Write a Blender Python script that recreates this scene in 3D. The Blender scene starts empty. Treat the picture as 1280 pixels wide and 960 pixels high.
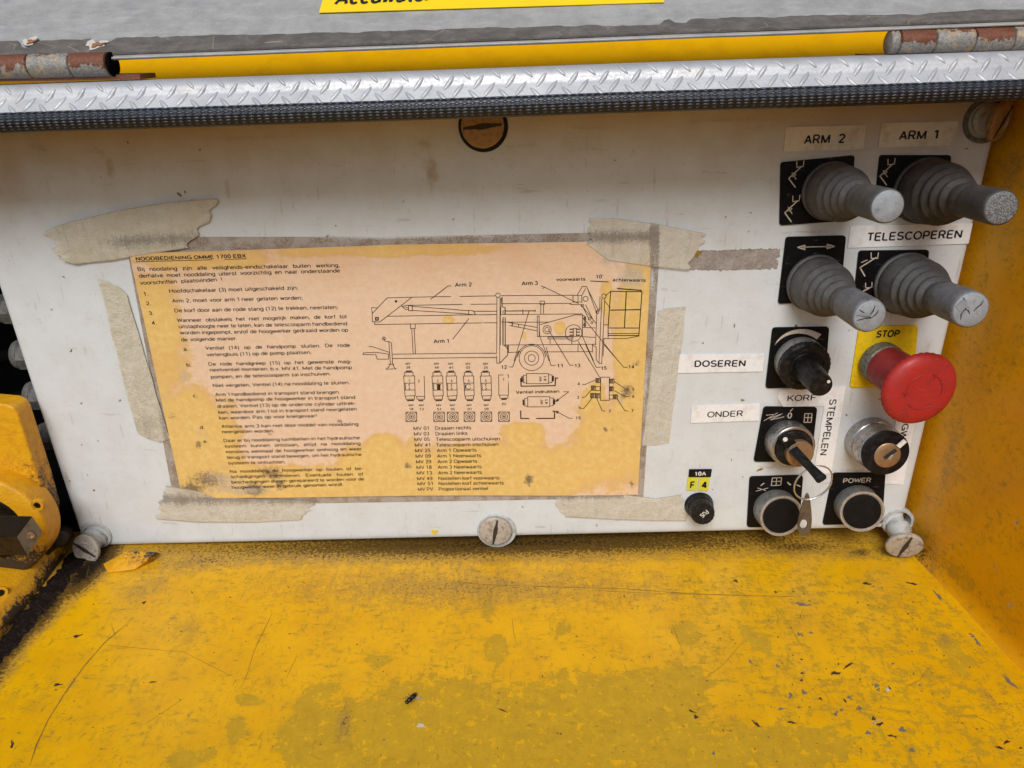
import bpy, bmesh, math, random
from mathutils import Vector, Matrix, noise as mnoise
R = math.radians
random.seed(7)

# ------------------------------------------------------------------ camera
scene = bpy.context.scene
COL = scene.collection
FPX = 960.0                       # focal length in pixels of a 1280 wide picture
def _n(v): return Vector(v).normalized()
_down = _n((40, -2111, -FPX))
_x = _n((39111, 640, 960))
_x = (_x - _x.dot(_down) * _down).normalized()
_z = -_down
_y = _z.cross(_x)
MW = Matrix((_x, _y, _z))         # camera vector -> world vector
DIST = 0.40
CAM = -(MW @ Vector((0, 0, -1))) * DIST
def ray(px, py): return MW @ Vector(((px - 640) / FPX, -(py - 480) / FPX, -1.0))
def P(px, py, Y=0.0):             # point of the upright plane y = Y
    d = ray(px, py); return CAM + d * ((Y - CAM.y) / d.y)
def G(px, py, Z):                 # point of the level plane z = Z
    d = ray(px, py); return CAM + d * ((Z - CAM.z) / d.z)
MI = MW.transposed()
def pix(p):
    v = MI @ (Vector(p) - CAM); dz = max(-v.z, 0.02)
    return 640 + FPX * v.x / dz, 480 - FPX * v.y / dz
def S(p):                         # metres per pixel at a point
    return -(MI @ (Vector(p) - CAM)).z / FPX

cam_data = bpy.data.cameras.new('camera')
cam = bpy.data.objects.new('camera', cam_data); COL.objects.link(cam)
cam.matrix_world = Matrix.Translation(CAM) @ MW.to_4x4()
cam_data.sensor_width = 36; cam_data.lens = FPX / 1280 * 36
cam_data.clip_start = 0.01; cam_data.clip_end = 100
scene.camera = cam

# ------------------------------------------------------------------ light
SUN_EL, SUN_AZ = 45, 6            # degrees; azimuth measured to the left of the viewer's back
world = bpy.data.worlds.new('World'); scene.world = world; world.use_nodes = True
wn = world.node_tree.nodes; wl = world.node_tree.links; wn.clear()
sky = wn.new('ShaderNodeTexSky'); sky.sky_type = 'NISHITA'; sky.sun_disc = False
sky.sun_elevation = R(SUN_EL); sky.sun_rotation = R(180 + SUN_AZ)
sky.air_density = 1.0; sky.dust_density = 2.0; sky.ozone_density = 1.0
bg = wn.new('ShaderNodeBackground'); bg.inputs['Strength'].default_value = 0.05
wo = wn.new('ShaderNodeOutputWorld')
wl.new(sky.outputs[0], bg.inputs[0]); wl.new(bg.outputs[0], wo.inputs[0])
sd = bpy.data.lights.new('sun', 'SUN'); sd.energy = 1.5; sd.angle = R(28); sd.color = (1.0, 0.985, 0.965)
sun = bpy.data.objects.new('sun', sd); COL.objects.link(sun)
to_sun = Vector((-math.sin(R(SUN_AZ)) * math.cos(R(SUN_EL)), -math.cos(R(SUN_AZ)) * math.cos(R(SUN_EL)), math.sin(R(SUN_EL))))
sun.location = to_sun * 2
sun.rotation_euler = to_sun.to_track_quat('Z', 'Y').to_euler()
vs = scene.view_settings
vs.view_transform = 'Standard'; vs.look = 'None'; vs.gamma = 1; vs.use_curve_mapping = False
vs.exposure = 0.86
scene.cycles.max_bounces = 8

# ------------------------------------------------------------------ material helper
class Mat:
    def __init__(s, name):
        s.m = bpy.data.materials.new(name); s.m.use_nodes = True
        s.t = s.m.node_tree; s.t.nodes.clear()
        s.out = s.t.nodes.new('ShaderNodeOutputMaterial')
        s.b = s.t.nodes.new('ShaderNodeBsdfPrincipled')
        s.t.links.new(s.b.outputs[0], s.out.inputs[0])
        tc = s.t.nodes.new('ShaderNodeTexCoord')
        sc = s.t.nodes.new('ShaderNodeVectorMath'); sc.operation = 'SCALE'; sc.inputs['Scale'].default_value = 1000
        s.t.links.new(tc.outputs['Object'], sc.inputs[0]); s.mm = sc.outputs[0]     # millimetres
    def put(s, sock, v):
        if isinstance(v, bpy.types.NodeSocket): s.t.links.new(v, sock)
        elif isinstance(v, (tuple, list)): sock.default_value = (*v, 1.0) if len(v) == 3 and len(sock.default_value) == 4 else v
        else: sock.default_value = v
    def attr(s, n):
        a = s.t.nodes.new('ShaderNodeAttribute'); a.attribute_name = n; return a.outputs['Fac']
    def stretch(s, v, sc=(1, 1, 1), rot=(0, 0, 0)):
        m = s.t.nodes.new('ShaderNodeMapping'); s.put(m.inputs[0], v)
        m.inputs['Scale'].default_value = sc; m.inputs['Rotation'].default_value = [R(a) for a in rot]; return m.outputs[0]
    def noise(s, size, detail=3, rough=0.5, vec=None, dist=0.0):
        n = s.t.nodes.new('ShaderNodeTexNoise'); s.put(n.inputs['Vector'], vec or s.mm)
        n.inputs['Scale'].default_value = 1.0 / size; n.inputs['Detail'].default_value = detail
        n.inputs['Roughness'].default_value = rough; n.inputs['Distortion'].default_value = dist
        return n.outputs[0]
    def voro(s, size, vec=None, feature='F1', rnd=1.0):
        n = s.t.nodes.new('ShaderNodeTexVoronoi'); n.feature = feature; s.put(n.inputs['Vector'], vec or s.mm)
        n.inputs['Scale'].default_value = 1.0 / size; n.inputs['Randomness'].default_value = rnd; return n.outputs['Distance']
    def math(s, op, a, b=0.0):
        n = s.t.nodes.new('ShaderNodeMath'); n.operation = op; s.put(n.inputs[0], a); s.put(n.inputs[1], b); return n.outputs[0]
    def ramp(s, v, lo, hi, a=0.0, b=1.0, smooth=True):
        n = s.t.nodes.new('ShaderNodeMapRange'); n.interpolation_type = 'SMOOTHSTEP' if smooth else 'LINEAR'
        s.put(n.inputs['Value'], v)
        for k, x in zip(('From Min', 'From Max', 'To Min', 'To Max'), (lo, hi, a, b)): n.inputs[k].default_value = x
        return n.outputs[0]
    def mix(s, f, a, b):
        n = s.t.nodes.new('ShaderNodeMix'); n.data_type = 'RGBA'
        s.put(n.inputs[0], f); s.put(n.inputs[6], a); s.put(n.inputs[7], b); return n.outputs[2]
    def bump(s, h, dist_mm=0.1, strength=1.0, normal=None):
        n = s.t.nodes.new('ShaderNodeBump'); s.put(n.inputs['Height'], h)
        n.inputs['Distance'].default_value = dist_mm / 1000; n.inputs['Strength'].default_value = strength
        if normal: s.t.links.new(normal, n.inputs['Normal'])
        return n.outputs[0]
    def set(s, **k):
        names = dict(color='Base Color', rough='Roughness', metal='Metallic', normal='Normal', coat='Coat Weight', coat_rough='Coat Roughness',
                     alpha='Alpha', spec='Specular IOR Level', sheen='Sheen Weight', coat_normal='Coat Normal', trans='Transmission Weight', ior='IOR')
        for a, v in k.items(): s.put(s.b.inputs[names[a]], v)
        return s.m

def worn(name, col, dark=None, rough=0.5, metal=0.0, size=3.0, amount=0.5, bump_mm=0.05, scratch=0.0, lo=0.45, hi=0.7, spec=0.4):
    m = Mat(name)
    n = m.noise(size, 6, 0.65)
    f = m.ramp(n, lo, hi, 0, amount)
    dark = dark or tuple(c * 0.4 for c in col)
    c = m.mix(f, col, dark)
    fine = m.noise(0.35, 3, 0.6)
    c = m.mix(m.ramp(fine, 0.60, 0.73, 0, amount * 0.7), c, dark)
    if scratch:
        sn = m.noise(1.2, 4, 0.6, m.stretch(m.mm, (0.15, 1, 3), (20, 30, 40)))
        c = m.mix(m.ramp(sn, 0.62, 0.7, 0, scratch), c, tuple(min(1, x * 1.5 + 0.12) for x in col))
    return m.set(color=c, rough=m.ramp(n, 0.3, 0.7, rough - 0.08, rough + 0.15), metal=metal, spec=spec, normal=m.bump(m.math('ADD', n, fine), bump_mm, 0.6))

MT = {}
def panel_mat():
    m = Mat('painted_panel')
    g = m.attr('grime'); st = m.attr('stain')
    big = m.noise(14, 5, 0.6); mid = m.noise(3, 6, 0.65); fine = m.noise(0.5, 3, 0.6)
    base = m.mix(m.ramp(big, 0.35, 0.65), (0.595, 0.63, 0.65), (0.565, 0.59, 0.60))
    brown = m.mix(m.ramp(mid, 0.3, 0.7), (0.40, 0.27, 0.14), (0.45, 0.31, 0.17))
    gf = m.math('ADD', g, m.math('MULTIPLY', m.math('SUBTRACT', big, 0.5), 0.35))
    c = m.mix(m.ramp(gf, 0.0, 1.0, 0, 0.75), base, brown)
    sf = m.math('ADD', st, m.math('MULTIPLY', m.math('SUBTRACT', mid, 0.5), 1.1))
    c = m.mix(m.ramp(sf, 0.0, 0.7, 0, 0.6), c, (0.30, 0.19, 0.08))
    sp = m.noise(1.1, 2, 0.5); sp2 = m.noise(9, 2)
    c = m.mix(m.math('MULTIPLY', m.ramp(sp, 0.67, 0.73, 0, 0.6), m.ramp(sp2, 0.45, 0.6)), c, (0.18, 0.13, 0.09))
    scr = m.noise(3.0, 5, 0.6, m.stretch(m.mm, (0.12, 1, 1), (0, 62, 0)))
    scr2 = m.noise(2.2, 5, 0.6, m.stretch(m.mm, (1, 1, 0.1), (0, 20, 0)))
    c = m.mix(m.math('MULTIPLY', m.ramp(m.math('MAXIMUM', scr, scr2), 0.61, 0.67, 0, 0.45), m.ramp(big, 0.42, 0.58)), c, (0.33, 0.31, 0.28))
    return m.set(color=c, rough=m.ramp(mid, 0.3, 0.7, 0.42, 0.6), normal=m.bump(m.math('ADD', big, m.math('MULTIPLY', fine, 0.25)), 0.12, 0.5))
def yellow_mat(name, wear=1.0, base=(0.75, 0.405, 0.001), olive=(0.53, 0.322, 0.014), fields=True):
    m = Mat(name)
    big = m.noise(30, 4, 0.55); mid = m.noise(7, 8, 0.68); fine = m.noise(1.6, 6, 0.65); tiny = m.noise(0.45, 3, 0.6)
    col = m.mix(m.ramp(big, 0.35, 0.65), base, tuple(c * f for c, f in zip(base, (0.92, 0.88, 1.0))))
    if fields: ol = m.attr('olive'); di = m.attr('dirt'); gr = m.attr('bare')
    else: ol = m.math('ADD', -0.55, m.math('MULTIPLY', big, 0.5)); di = m.attr('dirt'); gr = m.math('ADD', 0.0, -0.2)
    # older olive coat showing where the top coat has worn away
    o = m.math('ADD', ol, m.math('MULTIPLY', m.math('SUBTRACT', mid, 0.5), 1.1))
    o = m.math('ADD', o, m.math('MULTIPLY', m.math('SUBTRACT', fine, 0.5), 0.3))
    sk = m.math('MAXIMUM', m.noise(5, 7, 0.72, m.stretch(m.mm, (1, .32, 1), (0, 0, -28))), m.noise(3.6, 7, 0.72, m.stretch(m.mm, (.35, 1, 1), (0, 0, 30))))
    o = m.math('ADD', o, m.math('MULTIPLY', m.math('SUBTRACT', sk, 0.57), 1.3))
    of = m.ramp(o, 0.02, 0.10)
    smear = m.ramp(m.math('ADD', ol, m.math('MULTIPLY', m.math('SUBTRACT', mid, 0.5), 2.2)), -0.5, 0.6, 0, 0.35)
    ocol = m.mix(m.ramp(m.math('ADD', mid, m.math('MULTIPLY', fine, 0.5)), 0.6, 0.9), olive, tuple(c * 0.88 for c in olive))
    yel2 = m.ramp(m.noise(5.0, 7, 0.7), 0.56, 0.62, 0, 0.75)
    ocol = m.mix(yel2, ocol, base)
    c = m.mix(smear, col, olive)
    c = m.mix(of, c, ocol)
    # rubbed and scuffed film, mostly in patches
    patch = m.ramp(m.math('ADD', m.noise(22, 4, 0.6), m.math('MULTIPLY', di, 0.25)), 0.34, 0.58)
    ab1 = m.noise(2.4, 8, 0.74, m.stretch(m.mm, (1, 0.45, 1), (0, 0, -20))); ab2 = m.noise(3.2, 8, 0.74, m.stretch(m.mm, (0.4, 1, 1), (0, 0, 12)))
    ab = m.math('MAXIMUM', ab1, ab2)
    c = m.mix(m.math('MULTIPLY', m.ramp(ab, 0.52, 0.61, 0, 0.7), patch), c, tuple(x * 0.85 for x in olive))
    c = m.mix(m.math('MULTIPLY', m.ramp(ab, 0.60, 0.67, 0, 0.65), patch), c, (0.20, 0.13, 0.04))
    c = m.mix(m.math('MULTIPLY', m.ramp(m.noise(12, 6, 0.7), 0.45, 0.7, 0, 0.35), patch), c, (0.34, 0.20, 0.02))
    # smeared dirt, small dark flecks and the shade painted in with them
    str1 = m.noise(4.0, 7, 0.7, m.stretch(m.mm, (0.35, 1, 1), (0, 0, 55)))
    str2 = m.noise(3.5, 7, 0.7, m.stretch(m.mm, (1, 0.3, 1), (0, 0, 15)))
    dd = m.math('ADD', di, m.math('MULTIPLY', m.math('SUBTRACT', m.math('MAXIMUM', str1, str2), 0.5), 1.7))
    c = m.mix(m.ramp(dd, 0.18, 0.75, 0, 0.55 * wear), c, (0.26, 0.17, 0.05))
    fl = m.math('ADD', m.math('MULTIPLY', di, 0.20), fine)
    fl = m.math('ADD', fl, m.math('MULTIPLY', m.math('SUBTRACT', tiny, 0.5), 0.45))
    c = m.mix(m.ramp(fl, 0.66, 0.74, 0, 0.75), c, (0.14, 0.080, 0.016))
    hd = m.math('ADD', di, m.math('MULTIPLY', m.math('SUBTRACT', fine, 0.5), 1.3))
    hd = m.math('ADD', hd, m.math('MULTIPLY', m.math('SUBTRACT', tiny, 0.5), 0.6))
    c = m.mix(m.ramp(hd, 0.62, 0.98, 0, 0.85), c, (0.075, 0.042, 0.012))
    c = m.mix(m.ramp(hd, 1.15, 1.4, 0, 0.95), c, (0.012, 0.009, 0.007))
    # bare grey primer in small chips
    gg = m.math('ADD', gr, m.math('MULTIPLY', m.math('SUBTRACT', m.noise(2.2, 5, 0.62), 0.5), 1.9))
    gf = m.ramp(gg, 0.42, 0.48, 0, 0.9)
    c = m.mix(gf, c, m.mix(m.ramp(tiny, 0.4, 0.6), (0.22, 0.24, 0.22), (0.42, 0.40, 0.36)))
    dk = m.math('ADD', gr, m.math('MULTIPLY', m.math('SUBTRACT', m.noise(1.8, 5, 0.65, m.stretch(m.mm, (1, 1, 1), (0, 0, 70))), 0.5), 2.0))
    c = m.mix(m.ramp(dk, 0.60, 0.66, 0, 0.9), c, (0.035, 0.02, 0.018))
    h = m.math('SUBTRACT', 1.0, m.math('MULTIPLY', of, 0.6))
    h = m.math('SUBTRACT', h, m.math('MULTIPLY', gf, 0.6))
    n1 = m.bump(h, 0.10, 0.7)
    n2 = m.bump(m.math('ADD', big, m.math('MULTIPLY', fine, 0.10)), 0.6, 0.5, n1)
    rg = m.ramp(m.math('ADD', m.math('MULTIPLY', of, 0.5), fine), 0.4, 1.2, 0.30, 0.55)
    return m.set(color=c, rough=rg, normal=n2, spec=0.28)

MT['panel'] = panel_mat()
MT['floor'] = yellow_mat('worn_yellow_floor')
MT['wall'] = yellow_mat('yellow_side_wall', wear=0.7, base=(0.74, 0.34, 0.001), olive=(0.55, 0.28, 0.004))
MT['yellow_in'] = worn('yellow_inner_sheet', (0.71, 0.365, 0.0012), (0.60, 0.29, 0.003), 0.6, 0, 12, 0.6, 0.05, spec=0.03)
def greasy():
    m = Mat('greasy_yellow'); a = m.noise(5, 7, 0.7); b = m.noise(1.2, 5, 0.65); d = m.attr('dirt')
    c = m.mix(m.ramp(a, 0.3, 0.7), (0.70, 0.36, 0.003), (0.60, 0.28, 0.004))
    dd = m.math('ADD', m.math('MULTIPLY', d, 0.55), m.math('ADD', m.math('MULTIPLY', a, 0.6), m.math('MULTIPLY', b, 0.55)))
    c = m.mix(m.ramp(dd, 0.56, 0.80, 0, 0.75), c, (0.16, 0.075, 0.02))
    c = m.mix(m.ramp(dd, 0.72, 0.80, 0, 0.95), c, (0.02, 0.014, 0.01))
    return m.set(color=c, rough=0.45, normal=m.bump(m.math('ADD', a, b), 0.5, 0.8))
MT['greasy'] = greasy()
MT['steel_dark'] = worn('oily_dark_steel', (0.022, 0.017, 0.013), (0.006, 0.005, 0.004), 0.30, 0.6, 4, 0.8, 0.15)
MT['steel_face'] = worn('bare_steel_face', (0.17, 0.155, 0.135), (0.06, 0.045, 0.035), 0.38, 0.7, 5, 0.6, 0.08)
MT['black'] = worn('black_plastic', (0.005, 0.005, 0.006), (0.03, 0.03, 0.03), 0.36, 0, 3, 0.4, 0.03, spec=0.2)
MT['cavity'] = worn('cavity_shade_black', (0.003, 0.003, 0.003), (0.001, 0.001, 0.001), 0.9, spec=0.02)  # near-black colour stands in for the shade inside the compartment
MT['gland'] = worn('grey_nylon', (0.12, 0.12, 0.115), (0.03, 0.027, 0.024), 0.55, 0, 4, 0.7, 0.1)
def plate_mat():
    m = Mat('black_legend_plate'); a = m.noise(0.9, 5, 0.7); b = m.noise(4, 4, 0.6)
    s = m.noise(1.4, 5, 0.65, m.stretch(m.mm, (0.2, 1, 1), (0, 35, 0)))
    f = m.math('MULTIPLY', m.ramp(m.math('MAXIMUM', a, s), 0.60, 0.70, 0, 0.55), m.ramp(b, 0.46, 0.64))
    return m.set(color=m.mix(f, (0.004, 0.004, 0.0045), (0.26, 0.24, 0.22)), spec=0.15, rough=m.ramp(b, 0.3, 0.7, 0.35, 0.55), normal=m.bump(a, 0.03, 0.4))
MT['plate'] = plate_mat()
def rubber(name, c0, c1):
    m = Mat(name); a = m.noise(5, 6, 0.7); f = m.noise(0.5, 4, 0.7); s = m.noise(2.2, 5, 0.7, m.stretch(m.mm, (1, 0.3, 1)))
    c = m.mix(m.ramp(m.math('ADD', m.math('MULTIPLY', a, 0.6), m.math('MULTIPLY', f, 0.4)), 0.35, 0.65), c0, c1)
    c = m.mix(m.ramp(s, 0.55, 0.70, 0, 0.6), c, tuple(x * 0.4 for x in c0))
    c = m.mix(m.ramp(m.noise(7, 6, 0.7), 0.50, 0.70, 0, 0.15), c, (0.30, 0.27, 0.23))
    return m.set(color=c, rough=0.62, normal=m.bump(m.math('ADD', a, f), 0.15, 0.6))
MT['boot'] = rubber('grey_rubber', (0.058, 0.060, 0.063), (0.095, 0.095, 0.096))
MT['boot_dark'] = rubber('dark_grey_rubber', (0.034, 0.032, 0.031), (0.062, 0.058, 0.056))
MT['grip_pale'] = rubber('weathered_pale_rubber', (0.22, 0.24, 0.26), (0.30, 0.32, 0.34))
MT['grip'] = rubber('weathered_grey_rubber', (0.10, 0.103, 0.11), (0.17, 0.175, 0.19))
def speck():
    m = Mat('speckled_worn_rubber'); f = m.noise(0.55, 4, 0.75); g = m.noise(2.5, 4, 0.6)
    return m.set(color=m.mix(m.ramp(f, 0.42, 0.6), (0.06, 0.06, 0.062), m.mix(g, (0.30, 0.31, 0.32), (0.20, 0.20, 0.21))), rough=0.75, normal=m.bump(f, 0.3, 0.8))
MT['speckled'] = speck()
MT['crack'] = worn('dark_crack', (0.02, 0.02, 0.022))
MT['red'] = worn('faded_red_plastic', (0.37, 0.020, 0.017), (0.27, 0.018, 0.016), 0.5, 0, 7, 0.8, 0.06, scratch=0.4)
MT['red_dark'] = worn('red_plastic_stem', (0.26, 0.012, 0.018), (0.14, 0.01, 0.012), 0.45, 0, 6, 0.6, 0.06)
MT['collar'] = worn('dirty_grey_collar', (0.17, 0.165, 0.14), (0.05, 0.045, 0.035), 0.5, 0.3, 2, 0.8, 0.1)
MT['chrome'] = worn('dull_chrome', (0.42, 0.41, 0.40), (0.20, 0.18, 0.15), 0.28, 0.85, 2.5, 0.6, 0.05, scratch=0.4)
MT['alu_rim'] = worn('dull_metal_rim', (0.50, 0.46, 0.41), (0.22, 0.18, 0.14), 0.36, 0.6, 2.0, 0.7, 0.06)
MT['alu_body'] = worn('grey_metal_body', (0.27, 0.275, 0.27), (0.12, 0.11, 0.09), 0.42, 0.5, 3, 0.7, 0.06)
MT['brass'] = worn('tan_lock_face', (0.34, 0.225, 0.125), (0.20, 0.12, 0.06), 0.36, 0.6, 3, 0.6, 0.05)
MT['button'] = worn('black_button_face', (0.006, 0.0055, 0.005), (0.014, 0.012, 0.01), 0.55, 0, 4, 0.5, 0.04, spec=0.12)
MT['knobblack'] = worn('black_knob_plastic', (0.006, 0.006, 0.006), (0.035, 0.034, 0.032), 0.38, 0, 2.5, 0.5, 0.05, spec=0.25)
MT['white'] = worn('white_print', (0.72, 0.70, 0.66), (0.4, 0.35, 0.3), 0.5, 0, 2, 0.4, 0.01)
MT['print_pale'] = worn('pale_print', (0.55, 0.47, 0.38), (0.2, 0.16, 0.12), 0.5, 0, 1.2, 0.7, 0.01)
MT['ink'] = worn('black_ink', (0.012, 0.011, 0.010), (0.04, 0.034, 0.03), 0.5, 0, 1.5, 0.5, 0.01)
MT['ink_doc'] = worn('printed_ink', (0.012, 0.007, 0.005), (0.05, 0.03, 0.02), 0.45, 0, 5, 0.5, 0.01)
MT['sticker'] = worn('white_label_tape', (0.76, 0.76, 0.77), (0.48, 0.42, 0.34), 0.4, 0, 6, 0.4, 0.03)
MT['sticker_aged'] = worn('aged_label_tape', (0.70, 0.64, 0.54), (0.46, 0.36, 0.24), 0.42, 0, 8, 0.6, 0.03)
MT['yellow_label'] = worn('yellow_label_print', (0.72, 0.50, 0.008), (0.45, 0.26, 0.01), 0.4, 0, 3, 0.6, 0.03)
MT['yellow_tag'] = worn('pale_yellow_tag', (0.62, 0.58, 0.05), (0.40, 0.34, 0.08), 0.4, 0, 2, 0.5, 0.03)
MT['yellow_sticker'] = worn('clean_yellow_sticker', (0.85, 0.60, 0.01), (0.78, 0.52, 0.01), 0.35, 0, 10, 0.5, 0.02)
MT['plug'] = worn('weathered_plastic_plug', (0.40, 0.36, 0.30), (0.16, 0.11, 0.07), 0.55, 0, 2.2, 0.8, 0.12)
MT['plug_grey'] = worn('grey_plastic_bushing', (0.46, 0.48, 0.47), (0.22, 0.20, 0.17), 0.45, 0, 3, 0.6, 0.06)
MT['plug_brown'] = worn('brown_stained_plug', (0.36, 0.22, 0.09), (0.17, 0.10, 0.04), 0.55, 0, 2, 0.8, 0.1)
MT['slotdirt'] = worn('dirt_in_slot', (0.025, 0.02, 0.015), (0.09, 0.07, 0.05), 0.7, 0, 0.8, 0.6, 0.3)
MT['grease'] = worn('black_grease', (0.007, 0.005, 0.005), (0.04, 0.024, 0.012), 0.5, 0, 1.6, 0.7, 0.5, spec=0.15)
MT['wire'] = worn('steel_wire', (0.55, 0.55, 0.55), (0.3, 0.28, 0.25), 0.25, 0.9, 3, 0.4, 0.02)
MT['fly'] = worn('fly_body', (0.008, 0.008, 0.008), (0.03, 0.03, 0.03), 0.3, 0, 0.8, 0.4, 0.05)
def lid_mat():
    m = Mat('bare_aluminium_sheet'); a = m.noise(9, 6, 0.65); st = m.noise(3.0, 6, 0.7, m.stretch(m.mm, (0.25, 1, 1), (0, 3, 0))); f = m.noise(0.6, 4, 0.7)
    c = m.mix(m.ramp(a, 0.3, 0.7), (0.38, 0.37, 0.355), (0.29, 0.285, 0.275))
    c = m.mix(m.ramp(st, 0.45, 0.75, 0, 0.6), c, (0.48, 0.475, 0.465))
    c = m.mix(m.ramp(f, 0.60, 0.68, 0, 0.7), c, (0.60, 0.59, 0.57))
    c = m.mix(m.ramp(m.noise(1.3, 5, 0.7, m.stretch(m.mm, (0.6, 1, 1))), 0.64, 0.72, 0, 0.5), c, (0.20, 0.18, 0.16))
    return m.set(color=c, rough=0.55, metal=0.25, normal=m.bump(m.math('ADD', st, f), 0.12, 0.6))
MT['lid'] = lid_mat()
def band_mat():
    m = Mat('dark_adhesive_band'); a = m.noise(4, 7, 0.7, m.stretch(m.mm, (0.5, 1, 1))); f = m.noise(0.7, 4, 0.7); v = m.voro(7, m.stretch(m.mm, (0.5, 1, 1)), 'DISTANCE_TO_EDGE')
    c = m.mix(m.ramp(a, 0.35, 0.7), (0.085, 0.075, 0.065), (0.15, 0.135, 0.12))
    c = m.mix(m.math('MULTIPLY', m.ramp(v, 0.0, 0.02, .5, 0), m.ramp(m.noise(12, 2), 0.55, 0.62)), c, (0.42, 0.33, 0.24))
    c = m.mix(m.ramp(f, 0.62, 0.72, 0, 0.5), c, (0.30, 0.28, 0.26))
    return m.set(color=c, rough=0.7, normal=m.bump(m.math('ADD', a, f), 0.5, 0.8))
MT['band'] = band_mat()
def tread_mat():
    m = Mat('aluminium_tread_plate'); a = m.noise(10, 5, 0.6); f = m.noise(1.0, 5, 0.65); st = m.noise(4, 5, 0.65, m.stretch(m.mm, (0.2, 1, 1)))
    c = m.mix(m.ramp(a, 0.3, 0.7), (0.50, 0.505, 0.515), (0.41, 0.42, 0.435))
    c = m.mix(m.ramp(st, 0.58, 0.74, 0, 0.5), c, (0.50, 0.44, 0.35))
    c = m.mix(m.ramp(f, 0.66, 0.76, 0, 0.5), c, (0.28, 0.27, 0.26))
    return m.set(color=c, rough=m.ramp(f, 0.3, 0.7, 0.4, 0.58), metal=0.3, normal=m.bump(m.math('ADD', a, m.math('MULTIPLY', f, 0.3)), 0.35, 0.6))
MT['tread'] = tread_mat()
def seal_mat():
    m = Mat('woven_pattern_rubber'); 
    uv = m.t.nodes.new('ShaderNodeUVMap'); sx = m.t.nodes.new('ShaderNodeSeparateXYZ'); m.t.links.new(uv.outputs[0], sx.inputs[0])
    jit = m.math('MULTIPLY', m.noise(4.0, 2, 0.5), 1.6)
    px_ = m.math('ADD', m.math('MULTIPLY', sx.outputs[0], math.pi / 3.0), jit); py_ = m.math('ADD', m.math('MULTIPLY', sx.outputs[1], math.pi / 1.15), m.math('MULTIPLY', jit, 0.4))
    wv = m.math('MULTIPLY', m.math('SINE', m.math('ADD', px_, py_)), m.math('SINE', m.math('SUBTRACT', px_, py_)))
    a = m.noise(6, 4, 0.6); f = m.noise(0.7, 3, 0.6)
    c = m.mix(m.ramp(wv, -0.1, 0.8), (0.006, 0.007, 0.010), m.mix(m.ramp(a, 0.35, 0.65), (0.036, 0.044, 0.064), (0.060, 0.072, 0.100)))
    c = m.mix(m.ramp(f, 0.70, 0.78, 0, 0.5), c, (0.25, 0.22, 0.18))
    return m.set(color=c, rough=0.38, normal=m.bump(m.ramp(wv, -0.3, 0.9), 0.35, 0.9))
MT['seal'] = seal_mat()
def rust_mat(name, rust_amt):
    m = Mat(name); a = m.noise(6, 7, 0.7); f = m.noise(1.0, 5, 0.7)
    r = m.mix(m.ramp(f, 0.3, 0.7), (0.20, 0.065, 0.028), (0.11, 0.040, 0.022))
    g = m.mix(m.ramp(f, 0.35, 0.65), (0.31, 0.295, 0.27), (0.17, 0.165, 0.155))
    g = m.mix(m.ramp(m.noise(3.5, 5, 0.7), 0.5, 0.65), g, (0.42, 0.30, 0.16))
    k = m.math('ADD', m.attr('dirt'), m.math('MULTIPLY', m.math('SUBTRACT', a, 0.5), 1.6))
    k = m.math('ADD', k, m.math('MULTIPLY', m.math('SUBTRACT', f, 0.5), 0.7))
    c = m.mix(m.ramp(k, 0.45 - rust_amt, 0.6 - rust_amt), g, r)
    return m.set(color=c, rough=0.6, metal=0.15, normal=m.bump(m.math('ADD', a, f), 0.3, 0.7))
MT['rust'] = rust_mat('rusted_hinge_steel', 0.25)
MT['rust_pale'] = rust_mat('pale_worn_hinge_steel', -0.35)
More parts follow.
